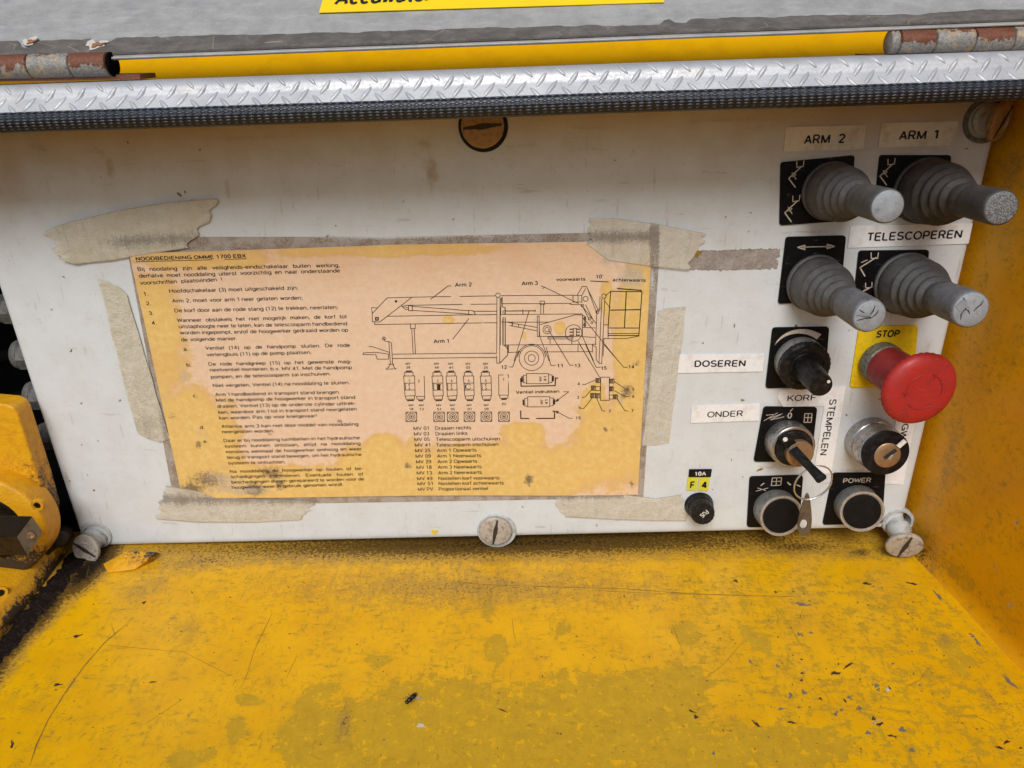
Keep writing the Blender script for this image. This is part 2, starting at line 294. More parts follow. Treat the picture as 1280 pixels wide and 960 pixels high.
def paper_mat():
    m = Mat('yellowed_paper_under_film')
    y = m.attr('yellow'); mo = m.attr('mould'); ha = m.attr('haze')
    big = m.noise(16, 5, 0.6); mid = m.noise(4, 7, 0.7); f = m.noise(0.8, 4, 0.6); fi = m.noise(0.3, 2, 0.6)
    yy = m.math('ADD', y, m.math('MULTIPLY', m.math('SUBTRACT', big, 0.5), 0.9))
    pink = m.mix(m.ramp(mid, 0.3, 0.7), (0.72, 0.53, 0.385), (0.66, 0.47, 0.32))
    yel = m.mix(m.ramp(mid, 0.32, 0.62), (0.72, 0.51, 0.185), (0.66, 0.43, 0.13))
    c = m.mix(m.ramp(yy, -0.06, 0.26), pink, yel)
    rim = m.math('MULTIPLY', m.ramp(yy, 0.02, 0.12), m.ramp(yy, 0.12, 0.30, 1, 0))
    c = m.mix(m.math('MULTIPLY', rim, 0.3), c, (0.55, 0.29, 0.07))
    org = m.attr('orange')
    c = m.mix(m.math('MULTIPLY', org, 0.7), c, (0.62, 0.33, 0.11))
    mm_ = m.math('ADD', mo, m.math('MULTIPLY', m.math('SUBTRACT', m.noise(1.8, 6, 0.7), 0.5), 1.7))
    c = m.mix(m.ramp(mm_, -0.1, 0.5, 0, 0.85), c, (0.10, 0.075, 0.06))
    hz = m.math('ADD', ha, m.math('MULTIPLY', m.math('SUBTRACT', mid, 0.5), 1.6))
    c = m.mix(m.ramp(hz, 0.05, 0.7, 0, 0.7), c, m.mix(m.ramp(f, 0.35, 0.65), (0.50, 0.44, 0.37), (0.36, 0.31, 0.26)))
    c = m.mix(m.ramp(fi, 0.68, 0.78, 0, 0.35), c, (0.40, 0.26, 0.14))
    c = m.mix(m.ramp(f, 0.68, 0.75, 0, 0.30), c, (0.33, 0.19, 0.08))
    cr = m.noise(9, 6, 0.65, m.stretch(m.mm, (0.5, 1, 1), (0, 30, 0)))
    return m.set(color=c, rough=0.5, coat=0.5, coat_rough=0.16, coat_normal=m.bump(m.math('ADD', cr, m.math('MULTIPLY', mid, 0.3)), 2.5, 0.8), normal=m.bump(m.math('ADD', mid, cr), 0.3, 0.5))
MT['paper'] = paper_mat()
def sleeve_mat():
    m = Mat('dusty_plastic_sleeve'); a = m.noise(5, 7, 0.72, m.stretch(m.mm, (0.7, 1, 0.7))); f = m.noise(0.7, 4, 0.7); d = m.attr('dirt')
    c = m.mix(m.ramp(a, 0.38, 0.6), (0.22, 0.155, 0.105), (0.34, 0.30, 0.26))
    c = m.mix(m.math('MULTIPLY', m.ramp(f, 0.45, 0.66), 0.6), c, (0.46, 0.43, 0.40))
    k = m.math('ADD', d, m.math('MULTIPLY', m.math('SUBTRACT', f, 0.5), 1.0))
    c = m.mix(m.ramp(k, 0.3, 0.7, 0, 0.9), c, (0.55, 0.56, 0.56))
    return m.set(color=c, rough=0.42, coat=0.4, coat_rough=0.2, normal=m.bump(m.math('ADD', a, f), 0.35, 0.7))
MT['sleeve'] = sleeve_mat()
def tape_mat(name, c0, c1, alpha, grey=0.0):
    m = Mat(name); a = m.noise(6, 6, 0.65); f = m.noise(0.9, 5, 0.7); w = m.noise(5, 6, 0.65, m.stretch(m.mm, (1, 1, 0.25), (0, 15, 0))); d = m.attr('dirt')
    c = m.mix(m.ramp(a, 0.35, 0.65), c0, c1)
    k = m.math('ADD', d, m.math('MULTIPLY', m.math('SUBTRACT', f, 0.5), 2.2))
    k = m.math('ADD', k, m.math('MULTIPLY', m.math('SUBTRACT', w, 0.5), 1.8))
    c = m.mix(m.ramp(k, 0.1, 1.0, 0, 0.75), c, (0.25, 0.22, 0.19))
    c = m.mix(m.ramp(f, 0.70, 0.76, 0, 0.8), c, (0.10, 0.07, 0.045))
    c = m.mix(m.attr('edge'), c, (0.17, 0.11, 0.06))
    return m.set(color=c, rough=0.42, alpha=alpha, coat=0.25, coat_rough=0.25, normal=m.bump(m.math('ADD', m.math('ADD', w, a), m.math('MULTIPLY', f, 0.3)), 1.7, 0.8))
MT['tape'] = tape_mat('aged_clear_tape', (0.64, 0.60, 0.47), (0.72, 0.68, 0.57), 0.70)
MT['tape_pale'] = tape_mat('faded_tape_film', (0.74, 0.69, 0.56), (0.80, 0.76, 0.66), 0.5)
MT['residue'] = tape_mat('dirty_adhesive_residue', (0.30, 0.26, 0.235), (0.40, 0.35, 0.32), 0.93)
def wing():
    m = Mat('fly_wing'); return m.set(color=(0.45, 0.38, 0.33), rough=0.3, alpha=0.55)
MT['wing'] = wing()
MT['chip'] = worn('bare_grey_chip', (0.19, 0.185, 0.15), (0.08, 0.075, 0.06), 0.5, 0.2, 1.0, 0.7, 0.1)
MT['chip_dark'] = worn('dark_rust_chip', (0.045, 0.022, 0.018), (0.015, 0.012, 0.012), 0.6, 0, 0.8, 0.6, 0.2)
MT['chip_pale'] = worn('whitish_chip', (0.52, 0.50, 0.47), (0.40, 0.33, 0.2), 0.5, 0, 0.9, 0.6, 0.1)
MT['rust_spot'] = worn('rust_stain', (0.30, 0.13, 0.05), (0.12, 0.05, 0.03), 0.7, 0, 0.8, 0.8, 0.1)
MT['scratch'] = worn('brown_scratch', (0.22, 0.13, 0.02), (0.40, 0.24, 0.01), 0.6, 0, 1.5, 0.9, 0.05)

# ------------------------------------------------------------------ mesh helpers
ORG = {}
def world_org(o): return ORG.get(o.name, Vector((0, 0, 0))) if o else Vector((0, 0, 0))
def empty(name, loc, label, cat, group=None):
    o = bpy.data.objects.new(name, None); o.empty_display_size = 0.01; COL.objects.link(o); o.location = loc
    ORG[o.name] = Vector(loc); tag(o, label, cat, group); return o
def tag(o, label=None, cat=None, group=None, kind=None):
    if label: o['label'] = label
    if cat: o['category'] = cat
    if group: o['group'] = group
    if kind: o['kind'] = kind
    return o
def build(name, V, F, mat, parent=None, loc=None, smooth=None, attrs=None, uv=None):
    V = [Vector(v) for v in V]
    if parent is not None: org = world_org(parent)
    else: org = Vector(loc) if loc is not None else sum(V, Vector()) / max(1, len(V))
    me = bpy.data.meshes.new(name)
    me.from_pydata([tuple(v - org) for v in V], [], F)
    if attrs:
        for k, vals in attrs.items():
            a = me.attributes.new(k, 'FLOAT', 'POINT'); a.data.foreach_set('value', vals)
    if uv:
        l = me.uv_layers.new(name='UVMap')
        vi = [0] * len(me.loops); me.loops.foreach_get('vertex_index', vi)
        flat = []
        for i in vi: flat += uv[i]
        l.data.foreach_set('uv', flat)
    me.materials.append(MT[mat] if isinstance(mat, str) else mat)
    me.update()
    if smooth is not None:
        me.shade_smooth(); me.set_sharp_from_angle(angle=R(smooth))
    o = bpy.data.objects.new(name, me); COL.objects.link(o)
    if parent is not None: o.parent = parent
    else: o.location = org
    ORG[o.name] = org
    return o
class MB:
    def __init__(s): s.V = []; s.F = []
    def add(s, V, F):
        b = len(s.V); s.V += [Vector(v) for v in V]; s.F += [tuple(i + b for i in f) for f in F]; return s
    def build(s, name, mat, parent=None, **k): return build(name, s.V, s.F, mat, parent, **k)
def frame(d, up=Vector((0, 0, 1))):
    d = Vector(d).normalized(); u = up.cross(d)
    if u.length < 1e-4: u = Vector((1, 0, 0))
    u.normalize(); return u, d.cross(u).normalized(), d
def lathe(A, d, prof, seg=40, rfun=None, close0=True, close1=True, twist=0.0):
    """prof: (height mm, radius mm) along d from A"""
    u, v, d = frame(d); V = []; F = []
    for h, r in prof:
        for i in range(seg):
            t = 2 * math.pi * i / seg + twist; rr = r + (rfun(t, h, r) if rfun else 0)
            V.append(A + d * h / 1000 + (u * math.cos(t) + v * math.sin(t)) * rr / 1000)
    n = len(prof)
    for j in range(n - 1):
        for i in range(seg):
            k = (i + 1) % seg; F.append((j * seg + i, j * seg + k, (j + 1) * seg + k, (j + 1) * seg + i))
    if close0: F.append(tuple(range(seg - 1, -1, -1)))
    if close1: F.append(tuple((n - 1) * seg + i for i in range(seg)))
    return V, F
def tube(pts, r, seg=8, closed=False):
    pts = [Vector(p) for p in pts]; V = []; F = []; n = len(pts)
    for i, p in enumerate(pts):
        a = pts[i - 1] if (i or closed) else pts[0]; b = pts[(i + 1) % n] if (i < n - 1 or closed) else pts[-1]
        u, v, d = frame(b - a, Vector((0.3, 0.2, 1)))
        rr = r[i] if isinstance(r, (list, tuple)) else r
        for k in range(seg):
            t = 2 * math.pi * k / seg; V.append(p + (u * math.cos(t) + v * math.sin(t)) * rr)
    for j in range(n if closed else n - 1):
        j2 = (j + 1) % n
        for k in range(seg):
            k2 = (k + 1) % seg; F.append((j * seg + k, j * seg + k2, j2 * seg + k2, j2 * seg + k))
    if not closed:
        F.append(tuple(range(seg - 1, -1, -1))); F.append(tuple((n - 1) * seg + k for k in range(seg)))
    return V, F
def box(c, ax, ay, az):            # centre and three half-axis vectors
    c = Vector(c); V = [c + ax * sx + ay * sy + az * sz for sx in (-1, 1) for sy in (-1, 1) for sz in (-1, 1)]
    return V, [(0, 1, 3, 2), (4, 6, 7, 5), (0, 4, 5, 1), (2, 3, 7, 6), (0, 2, 6, 4), (1, 5, 7, 3)]
def slab(pts, depth):              # polygon (front) extruded by vector depth
    n = len(pts); pts = [Vector(p) for p in pts]; V = pts + [p + depth for p in pts]
    F = [tuple(range(n))] + [tuple(range(2 * n - 1, n - 1, -1))]
    for i in range(n):
        k = (i + 1) % n; F.append((i, i + n, k + n, k))
    return V, F
def round_poly(c, rad, seg=5):     # rounded corners of a polygon in px
    out = []
    n = len(c)
    for i in range(n):
        p = Vector((*c[i], 0)); a = Vector((*c[i - 1], 0)); b = Vector((*c[(i + 1) % n], 0))
        r_ = rad[i] if isinstance(rad, (list, tuple)) else rad
        d1 = (a - p).normalized() * r_; d2 = (b - p).normalized() * r_
        for k in range(seg + 1):
            t = k / seg; q = (p + d1) * (1 - t) ** 2 + p * 2 * t * (1 - t) + (p + d2) * t * t
            out.append((q.x, q.y))
    return out
def panel_slab(name, poly, y0, thick, mat, parent=None, bevel=0.0, **k):
    """flat piece lying on the panel: back at y=y0-? front at y0-thick"""
    fr = [P(x, y, y0 - thick) for x, y in poly]
    V, F = slab(fr, Vector((0, thick, 0)))
    o = build(name, V, F, mat, parent, **k)
    if bevel:
        b = o.modifiers.new('edge', 'BEVEL'); b.width = bevel; b.segments = 3; b.limit_method = 'ANGLE'; b.angle_limit = R(50)
    return o
def nz(x, y, z=0.0): return mnoise.noise(Vector((x, y, z)))

def blob(px, py, L, floor_=-1.0):
    best = floor_
    for (x, y, rx, ry, ang, amp, *cap) in L:
        dx, dy = px - x, py - y; a = R(ang); u = (dx * math.cos(a) + dy * math.sin(a)) / rx; v = (-dx * math.sin(a) + dy * math.cos(a)) / ry
        d = math.sqrt(u * u + v * v); best = max(best, min(amp - d * 0.9, cap[0] if cap else 9))
    return best
def grid(name, fn, nu, nv, mat, parent=None, fields=None, loc=None, kind=None, smooth=80, back=None):
    V = []; F = []; A = {k: [] for k in (fields or {})}
    for j in range(nv + 1):
        for i in range(nu + 1):
            p = fn(i / nu, j / nv); V.append(p)
            if fields:
                x, y = pix(p)
                for k, f in fields.items(): A[k].append(f(x, y))
    for j in range(nv):
        for i in range(nu):
            a = j * (nu + 1) + i; F.append((a, a + 1, a + nu + 2, a + nu + 1))
    if back is not None:           # close into a thin solid
        n = len(V); V += [v + back for v in V]
        F += [tuple(x + n for x in reversed(f)) for f in F[:]]
        ring = [i for i in range(nu + 1)] + [j * (nu + 1) + nu for j in range(1, nv + 1)] + [nv * (nu + 1) + i for i in range(nu - 1, -1, -1)] + [j * (nu + 1) for j in range(nv - 1, 0, -1)]
        for a, b in zip(ring, ring[1:] + ring[:1]): F.append((b, a, a + n, b + n))
        for k in A: A[k] += A[k]
    return build(name, V, F, mat, parent, loc=loc, smooth=smooth, attrs=A)

# ------------------------------------------------------------------ lettering
_tc = {}
def e(cx, cy, rx, ry, a0=0, a1=360):
    n = max(3, int(abs(a1 - a0) / 24)); return [(cx + rx * math.cos(R(a0 + (a1 - a0) * i / n)), cy + ry * math.sin(R(a0 + (a1 - a0) * i / n))) for i in range(n + 1)]
# plain sans serif drawn as strokes: advance, then strokes; capitals are 100 high
PEN = {
 'A': (78, [(4, 4), (37, 95), (70, 4)], [(16, 33), (58, 33)]),
 'B': (76, [(9, 5), (9, 95), (36, 95)] + e(38, 73, 22, 22, 80, -80) + [(12, 51)], [(12, 51)] + e(40, 28, 25, 23, 88, -90) + [(9, 5)]),
 'C': (82, e(43, 50, 35, 45, 42, 318)), 'D': (82, [(9, 5), (9, 95), (34, 95)] + e(36, 50, 35, 45, 80, -80) + [(9, 5)]),
 'E': (72, [(62, 95), (9, 95), (9, 5), (64, 5)], [(9, 51), (58, 51)]), 'F': (66, [(60, 95), (9, 95), (9, 4)], [(9, 50), (54, 50)]),
 'G': (86, e(44, 50, 36, 45, 42, 340) + [(78, 46), (46, 46)], [(78, 46), (78, 4)]), 'H': (80, [(9, 4), (9, 96)], [(69, 4), (69, 96)], [(9, 52), (69, 52)]),
 'I': (30, [(13, 4), (13, 96)]), 'J': (62, [(50, 96)] + e(28, 28, 22, 24, 0, -180)), 'K': (76, [(9, 4), (9, 96)], [(66, 96), (12, 38)], [(30, 56), (70, 4)]),
 'L': (64, [(9, 96), (9, 5), (58, 5)]), 'M': (96, [(9, 4), (9, 94), (46, 8), (83, 94), (83, 4)]), 'N': (82, [(9, 4), (9, 94), (69, 6), (69, 96)]),
 'O': (88, e(43, 50, 37, 45)), 'P': (74, [(9, 4), (9, 95), (38, 95)] + e(40, 69, 23, 26, 85, -85) + [(9, 43)]),
 'R': (78, [(9, 4), (9, 95), (40, 95)] + e(42, 71, 22, 24, 85, -85) + [(9, 47)], [(42, 46), (66, 4)]),
 'S': (74, e(36, 72, 26, 23, 25, 245) + e(36, 28, 29, 23, 75, -160)), 'T': (68, [(3, 95), (63, 95)], [(33, 95), (33, 4)]),
 'U': (80, [(9, 96)] + e(39, 34, 30, 29, 180, 360) + [(69, 96)]), 'V': (74, [(4, 96), (36, 5), (68, 96)]), 'W': (104, [(4, 96), (27, 6), (51, 94), (75, 6), (98, 96)]),
 'X': (74, [(5, 96), (67, 4)], [(66, 96), (5, 4)]), 'Y': (72, [(4, 96), (35, 45), (66, 96)], [(35, 45), (35, 4)]), 'Z': (68, [(6, 95), (60, 95), (5, 5), (62, 5)]),
 '0': (62, e(30, 50, 23, 45)), '1': (62, [(12, 76), (34, 95), (34, 3)]), '2': (62, e(30, 70, 22, 25, 165, -35) + [(7, 5), (53, 5)]),
 '3': (62, e(28, 73, 20, 22, 160, -80) + e(28, 28, 24, 23, 85, -160)), '4': (62, [(41, 3), (41, 94), (5, 27), (56, 27)]), '5': (62, [(50, 95), (15, 95), (10, 52)] + e(29, 31, 23, 26, 125, -155)),
 '6': (62, e(30, 31, 23, 26), e(36, 50, 29, 45, 55, 195)), '7': (62, [(6, 95), (53, 95), (23, 3)]), '8': (62, e(30, 73, 19, 22), e(30, 28, 24, 23)), '9': (62, e(30, 68, 23, 26), e(24, 50, 29, 45, 15, -125)),
 'a': (60, e(27, 54, 19, 15, 155, 10) + [(47, 4)], [(46, 42), (28, 40)] + e(25, 21, 18, 17, 95, 290) + [(46, 20)]), 'b': (63, [(8, 3), (8, 97)], e(33, 36, 24, 32)), 'c': (58, e(31, 36, 24, 32, 45, 315)),
 'd': (63, [(55, 3), (55, 97)], e(30, 36, 24, 32)), 'e': (62, [(7, 37), (55, 37)] + e(31, 36, 24, 32, 5, 318)), 'f': (34, e(30, 80, 14, 15, 75, 180) + [(16, 3)], [(2, 68), (31, 68)]),
 'g': (63, e(30, 37, 24, 31), [(55, 70), (55, -4)] + e(31, -4, 24, 17, 0, -150)), 'h': (62, [(8, 3), (8, 97)], e(31, 44, 23, 24, 180, 0) + [(54, 3)]), 'i': (25, [(11, 3), (11, 69)], [(11, 86), (11, 97)]),
 'j': (27, [(13, 69), (13, -8)] + e(3, -8, 10, 12, 0, -100), [(13, 86), (13, 97)]), 'k': (56, [(8, 3), (8, 97)], [(48, 69), (11, 33)], [(24, 44), (51, 3)]), 'l': (25, [(11, 3), (11, 97)]),
 'm': (90, [(8, 3), (8, 70)], e(27, 46, 18, 22, 180, 0) + [(45, 3)], e(63, 46, 18, 22, 180, 0) + [(81, 3)]), 'n': (62, [(8, 3), (8, 70)], e(31, 44, 23, 24, 180, 0) + [(54, 3)]),
 'o': (63, e(31, 36, 25, 32)), 'p': (63, [(8, -24), (8, 70)], e(33, 36, 24, 32)), 'r': (38, [(8, 3), (8, 70)], [(8, 44)] + e(31, 44, 23, 24, 170, 85)),
 's': (55, e(27, 53, 19, 15, 25, 240) + e(27, 20, 21, 16, 75, -155)), 't': (35, [(16, 90)] + e(28, 17, 12, 13, 180, 290), [(2, 68), (31, 68)]), 'u': (62, [(8, 70)] + e(31, 28, 23, 24, 180, 360) + [(54, 70)], [(54, 30), (54, 3)]),
 'v': (56, [(3, 70), (27, 4), (51, 70)]), 'w': (80, [(3, 70), (20, 4), (38, 68), (56, 4), (73, 70)]), 'x': (54, [(4, 70), (49, 3)], [(48, 70), (4, 3)]), 'y': (56, [(3, 70), (28, 5)], [(51, 70), (26, -10)] + e(14, -10, 12, 12, 0, -90)), 'z': (54, [(5, 69), (47, 69), (5, 4), (49, 4)]),
 '.': (30, [(13, 1), (13, 13)]), ',': (30, [(14, 12), (14, 2), (9, -12)]), ';': (30, [(14, 12), (14, 2), (9, -12)], [(14, 58), (14, 69)]), ':': (30, [(13, 1), (13, 12)], [(13, 58), (13, 69)]), '!': (30, [(13, 28), (13, 97)], [(13, 1), (13, 12)]),
 "'": (24, [(11, 74), (11, 98)]), '(': (36, e(42, 36, 30, 62, 115, 245)), ')': (36, e(-8, 36, 30, 62, 65, -65)), '-': (40, [(5, 36), (34, 36)]), '/': (34, [(2, -2), (30, 98)]),
}
def glyphs(text, bold=0.0):
    """lettering as flat stroke meshes; capital height .73; bold widens the pen"""
    key = (text, bold)
    if key in _tc: return _tc[key]
    V = []; F = []; x = 0.0; hw = 6.2 + bold * 110
    for c in text:
        if c == ' ': x += 34; continue
        adv, *raw = PEN[c]; strokes = []
        for q in raw:
            cur = [q[0]]
            for i in range(1, len(q)):
                cur.append(q[i])
                if i < len(q) - 1:
                    a1 = math.atan2(q[i][1] - q[i - 1][1], q[i][0] - q[i - 1][0]); a2 = math.atan2(q[i + 1][1] - q[i][1], q[i + 1][0] - q[i][0])
                    if abs((a2 - a1 + math.pi) % (2 * math.pi) - math.pi) > R(62): strokes.append(cur); cur = [q[i]]
            strokes.append(cur)
        for st_ in strokes:
            m = len(st_); b = len(V); closed = math.dist(st_[0], st_[-1]) < .5
            for i, (px_, py_) in enumerate(st_):
                a = st_[i - 1] if i else (st_[-2] if closed else st_[0]); d = st_[i + 1] if i < m - 1 else (st_[1] if closed else st_[-1])
                t1 = (px_ - a[0], py_ - a[1]); t2 = (d[0] - px_, d[1] - py_)
                l1 = math.hypot(*t1) or 1; l2 = math.hypot(*t2) or 1
                if l1 == 1 and t1 == (0, 0): t1 = t2; l1 = l2
                if t2 == (0, 0): t2 = t1; l2 = l1
                nx, ny = -(t1[1] / l1 + t2[1] / l2), (t1[0] / l1 + t2[0] / l2); ln = math.hypot(nx, ny) or 1
                k = min(2.2, 2 / ln) * hw; nx, ny = nx / ln * k, ny / ln * k
                V += [((x + px_ + nx) * .0073, (py_ + ny) * .0073), ((x + px_ - nx) * .0073, (py_ - ny) * .0073)]
            F += [(b + 2 * i, b + 2 * i + 1, b + 2 * i + 3, b + 2 * i + 2) for i in range(m - 1)]
        x += adv + 2 + bold * 180
    _tc[key] = (V, F); return V, F
def text_on(mb, text, a, b, cap, yfun, bold=0.02, spread=False, up=None, sx=None, shear=0.0):
    """lettering with its baseline from pixel a to pixel b, capital height in px"""
    def pl(q): return P(q[0], q[1], yfun if not callable(yfun) else 0.0)
    A, B = pl(a), pl(b); ux = (B - A); W = ux.length; ux.normalize()
    s = S(A) if not callable(yfun) else S(A)
    uz = Vector((-ux.z, 0, ux.x)) if up is None else up
    capm = cap * s; sy = capm / 0.73
    def put(V, F, off, sx_):
        pts = []
        for x, y in V:
            q = A + ux * (off + x * sx_ + y * shear * sy) + uz * (y * sy)
            if callable(yfun): q = Vector((q.x, yfun(q.x, q.z), q.z))
            pts.append(q)
        mb.add(pts, F)
    if not spread:
        V, F = glyphs(text, bold); x0 = min(v[0] for v in V); x1 = max(v[0] for v in V)
        k = W / (x1 - x0); put([(x - x0, y) for x, y in V], F, 0, k); return
    words = text.split(' '); data = []
    for w in words:
        V, F = glyphs(w, bold); x0 = min(v[0] for v in V); x1 = max(v[0] for v in V); data.append(([(x - x0, y) for x, y in V], F, x1 - x0))
    tot = sum(d[2] for d in data); ng = len(words) - 1
    k = sx or sy
    if ng: k = min(k * 1.35, W / (tot + 0.30 * ng)); gap = (W - k * tot) / ng
    else: k = W / tot; gap = 0
    off = 0
    for V, F, w in data:
        put(V, F, off, k); off += w * k + gap
def ribbon(mb, pts, w, yfun, closed=False):
    """drawn line of width w px through pixel points"""
    if closed: pts = list(pts) + [pts[0]]
    Q = []
    for x, y in pts:
        q = P(x, y, 0 if callable(yfun) else yfun); Q.append(q)
    for p, q in zip(Q, Q[1:]):
        L = (q - p).length
        if L < 1e-7: continue
        n = max(1, int(L / 0.008)); d = (q - p) / L; nn = Vector((-d.z, 0, d.x)) * (w * S(p) / 2); e = d * (w * S(p) * 0.35)
        V = []; F = []
        for i in range(n + 1):
            c = p - e + (q - p + 2 * e) * (i / n)
            for sgn in (-1, 1):
                v = c + nn * sgn
                if callable(yfun): v = Vector((v.x, yfun(v.x, v.z), v.z))
                V.append(v)
        for i in range(n): F.append((2 * i, 2 * i + 2, 2 * i + 3, 2 * i + 1))
        mb.add(V, F)
def circ(cx, cy, r, n=20, a0=0, a1=360): return [(cx + r * math.cos(R(a0 + (a1 - a0) * i / n)), cy + r * math.sin(R(a0 + (a1 - a0) * i / n))) for i in range(n + 1)]

# ================================================================== SETTING
ZF = P(600, 676, 0).z - 0.0035        # level of the yellow floor
cornA = G(1150, 697, ZF); cornB = G(1285, 838, ZF)      # floor meets right wall
cd = (cornB - cornA).normalized()
c_back = cornA - cd * 0.16; c_front = cornA + cd * 0.30
OLIVE = [(560, 905, 150, 62, 0, .95), (760, 890, 130, 55, 0, .95), (700, 960, 330, 80, 0, .95), (850, 850, 60, 26, 0, .75), (400, 925, 72, 62, -10, .8), (395, 870, 50, 22, -35, .7),
         (310, 875, 26, 9, 10, .8), (295, 912, 17, 24, 10, .8), (232, 950, 26, 18, 0, .8), (263, 940, 13, 9, 0, .75), (620, 812, 19, 22, 10, .85), (470, 826, 20, 10, 0, .85),
         (610, 760, 10, 40, 0, .6), (705, 785, 14, 14, 0, .7), (1060, 830, 190, 95, 20, 1.0, .03), (1140, 800, 60, 110, -40, .8, .06), (1195, 820, 22, 60, -35, .6), (945, 800, 60, 22, 35, .55), (930, 770, 100, 60, 20, .7, -.02),
         (980, 935, 130, 40, 0, .75), (1200, 940, 120, 60, 0, .8, .05), (760, 770, 260, 50, 4, .9, -.10), (520, 790, 120, 40, 10, .7, -.12), (700, 800, 60, 20, 0, .5, -.02), (860, 790, 30, 30, 0, .6)]
DIRT_SHADE = [(600, 735, 620, 62, 0, .66), (640, 679, 560, 25, -1.2, 1.32), (260, 700, 170, 26, -8, .8), (1000, 683, 170, 24, 0, .95), (1075, 690, 38, 14, 0, 1.0), (110, 712, 52, 15, -42, 1.75), (60, 752, 55, 15, -53, 1.75), (22, 790, 55, 16, -53, 1.75), (-15, 835, 60, 22, -53, 1.6),  # band along the panel base is dirt plus shadow painted into the colour
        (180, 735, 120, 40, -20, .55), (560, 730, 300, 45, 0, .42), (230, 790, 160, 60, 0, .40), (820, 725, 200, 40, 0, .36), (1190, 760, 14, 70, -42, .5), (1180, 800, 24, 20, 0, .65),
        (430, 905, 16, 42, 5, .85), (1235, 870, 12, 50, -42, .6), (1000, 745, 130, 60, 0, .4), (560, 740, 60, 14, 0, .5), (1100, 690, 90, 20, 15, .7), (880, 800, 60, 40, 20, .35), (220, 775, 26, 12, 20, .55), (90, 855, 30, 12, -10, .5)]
BARE = [(1005, 838, 60, 42, 20, .34), (1095, 905, 80, 34, 10, .40), (990, 900, 50, 20, 0, .34), (1160, 745, 30, 12, 30, .1), (930, 780, 40, 20, 0, .05)]
fl_x0, fl_x1, fl_y0, fl_y1 = -0.36, 0.0, -0.30, 0.016
def floor_pt(u, v):
    y = fl_y0 + (fl_y1 - fl_y0) * v
    t = (y - cornA.y) / cd.y; xr = cornA.x + cd.x * t
    x = fl_x0 + (xr - fl_x0) * u
    return Vector((x, y, ZF + 0.0006 * nz(x * 14, y * 14)))
floor = grid('floor', floor_pt, 260, 150, 'floor', fields=dict(olive=lambda x, y: blob(x, y, OLIVE, -0.42), dirt=lambda x, y: blob(x, y, DIRT_SHADE, 0.0), bare=lambda x, y: blob(x, y, BARE, -0.25)))
tag(floor, kind='structure')

# right wall: stands on the corner line, rises past the seal
WDIRT_SHADE = [(1150, 690, 40, 60, -40, .9), (1190, 560, 22, 150, 12, .6), (1200, 600, 16, 120, 0, .3), (1250, 780, 60, 18, 47, .45), (1235, 420, 30, 160, 15, .25), (1262, 220, 22, 90, 10, .6), (1180, 480, 22, 100, 15, .55)]  # streaks beside the panel mix grime with painted contact shadow
WBARE = [(1246, 710, 11, 9, 60, .75), (1263, 755, 13, 7, 60, .75), (1272, 655, 8, 9, 0, .8), (1273, 412, 6, 6, 0, .6), (1270, 430, 5, 6, 0, .6)]
nrm = Vector((0, 0, 1)).cross(cd).normalized()
if nrm.x < 0: nrm = -nrm
def wall_pt(u, v):
    b = c_back.lerp(c_front, u); b = Vector((b.x, b.y, ZF - 0.004 + 0.30 * v))
    fil = 0.006 * max(0, 1 - v * 0.30 / 0.012) ** 2           # weld fillet at the foot
    return b - nrm * (fil + 0.0004 * nz(b.y * 25, b.z * 25))
wall = grid('wall_right', wall_pt, 90, 120, 'wall', back=nrm * 0.004, fields=dict(olive=lambda x, y: blob(x, y, [(1210, 560, 26, 130, 12, .2), (1200, 720, 20, 60, -40, .5), (1230, 350, 20, 90, 12, .3)], -0.55), dirt=lambda x, y: blob(x, y, WDIRT_SHADE, 0.0), bare=lambda x, y: blob(x, y, WBARE, -0.4)))
tag(wall, kind='structure')

# compartment behind the panel, its shade painted on as near-black
def cav():
    mb = MB(); x0, x1, y0, y1, z0, z1 = -0.42, c_back.x + 0.01, 0.0, 0.13, ZF - 0.004, 0.16
    mb.add([(x0, y1, z0), (x1, y1, z0), (x1, y1, z1), (x0, y1, z1)], [(0, 1, 2, 3)])
    mb.add([(x0, -0.12, z0), (x0, y1, z0), (x0, y1, z1), (x0, -0.12, z1)], [(0, 1, 2, 3)])
    mb.add([(x0, 0.010, z0 + 0.0015), (x1, 0.010, z0 + 0.0015), (x1, y1, z0 + 0.0015), (x0, y1, z0 + 0.0015)], [(0, 1, 2, 3)])
    o = mb.build('wall_back', 'cavity'); tag(o, kind='structure')
cav()

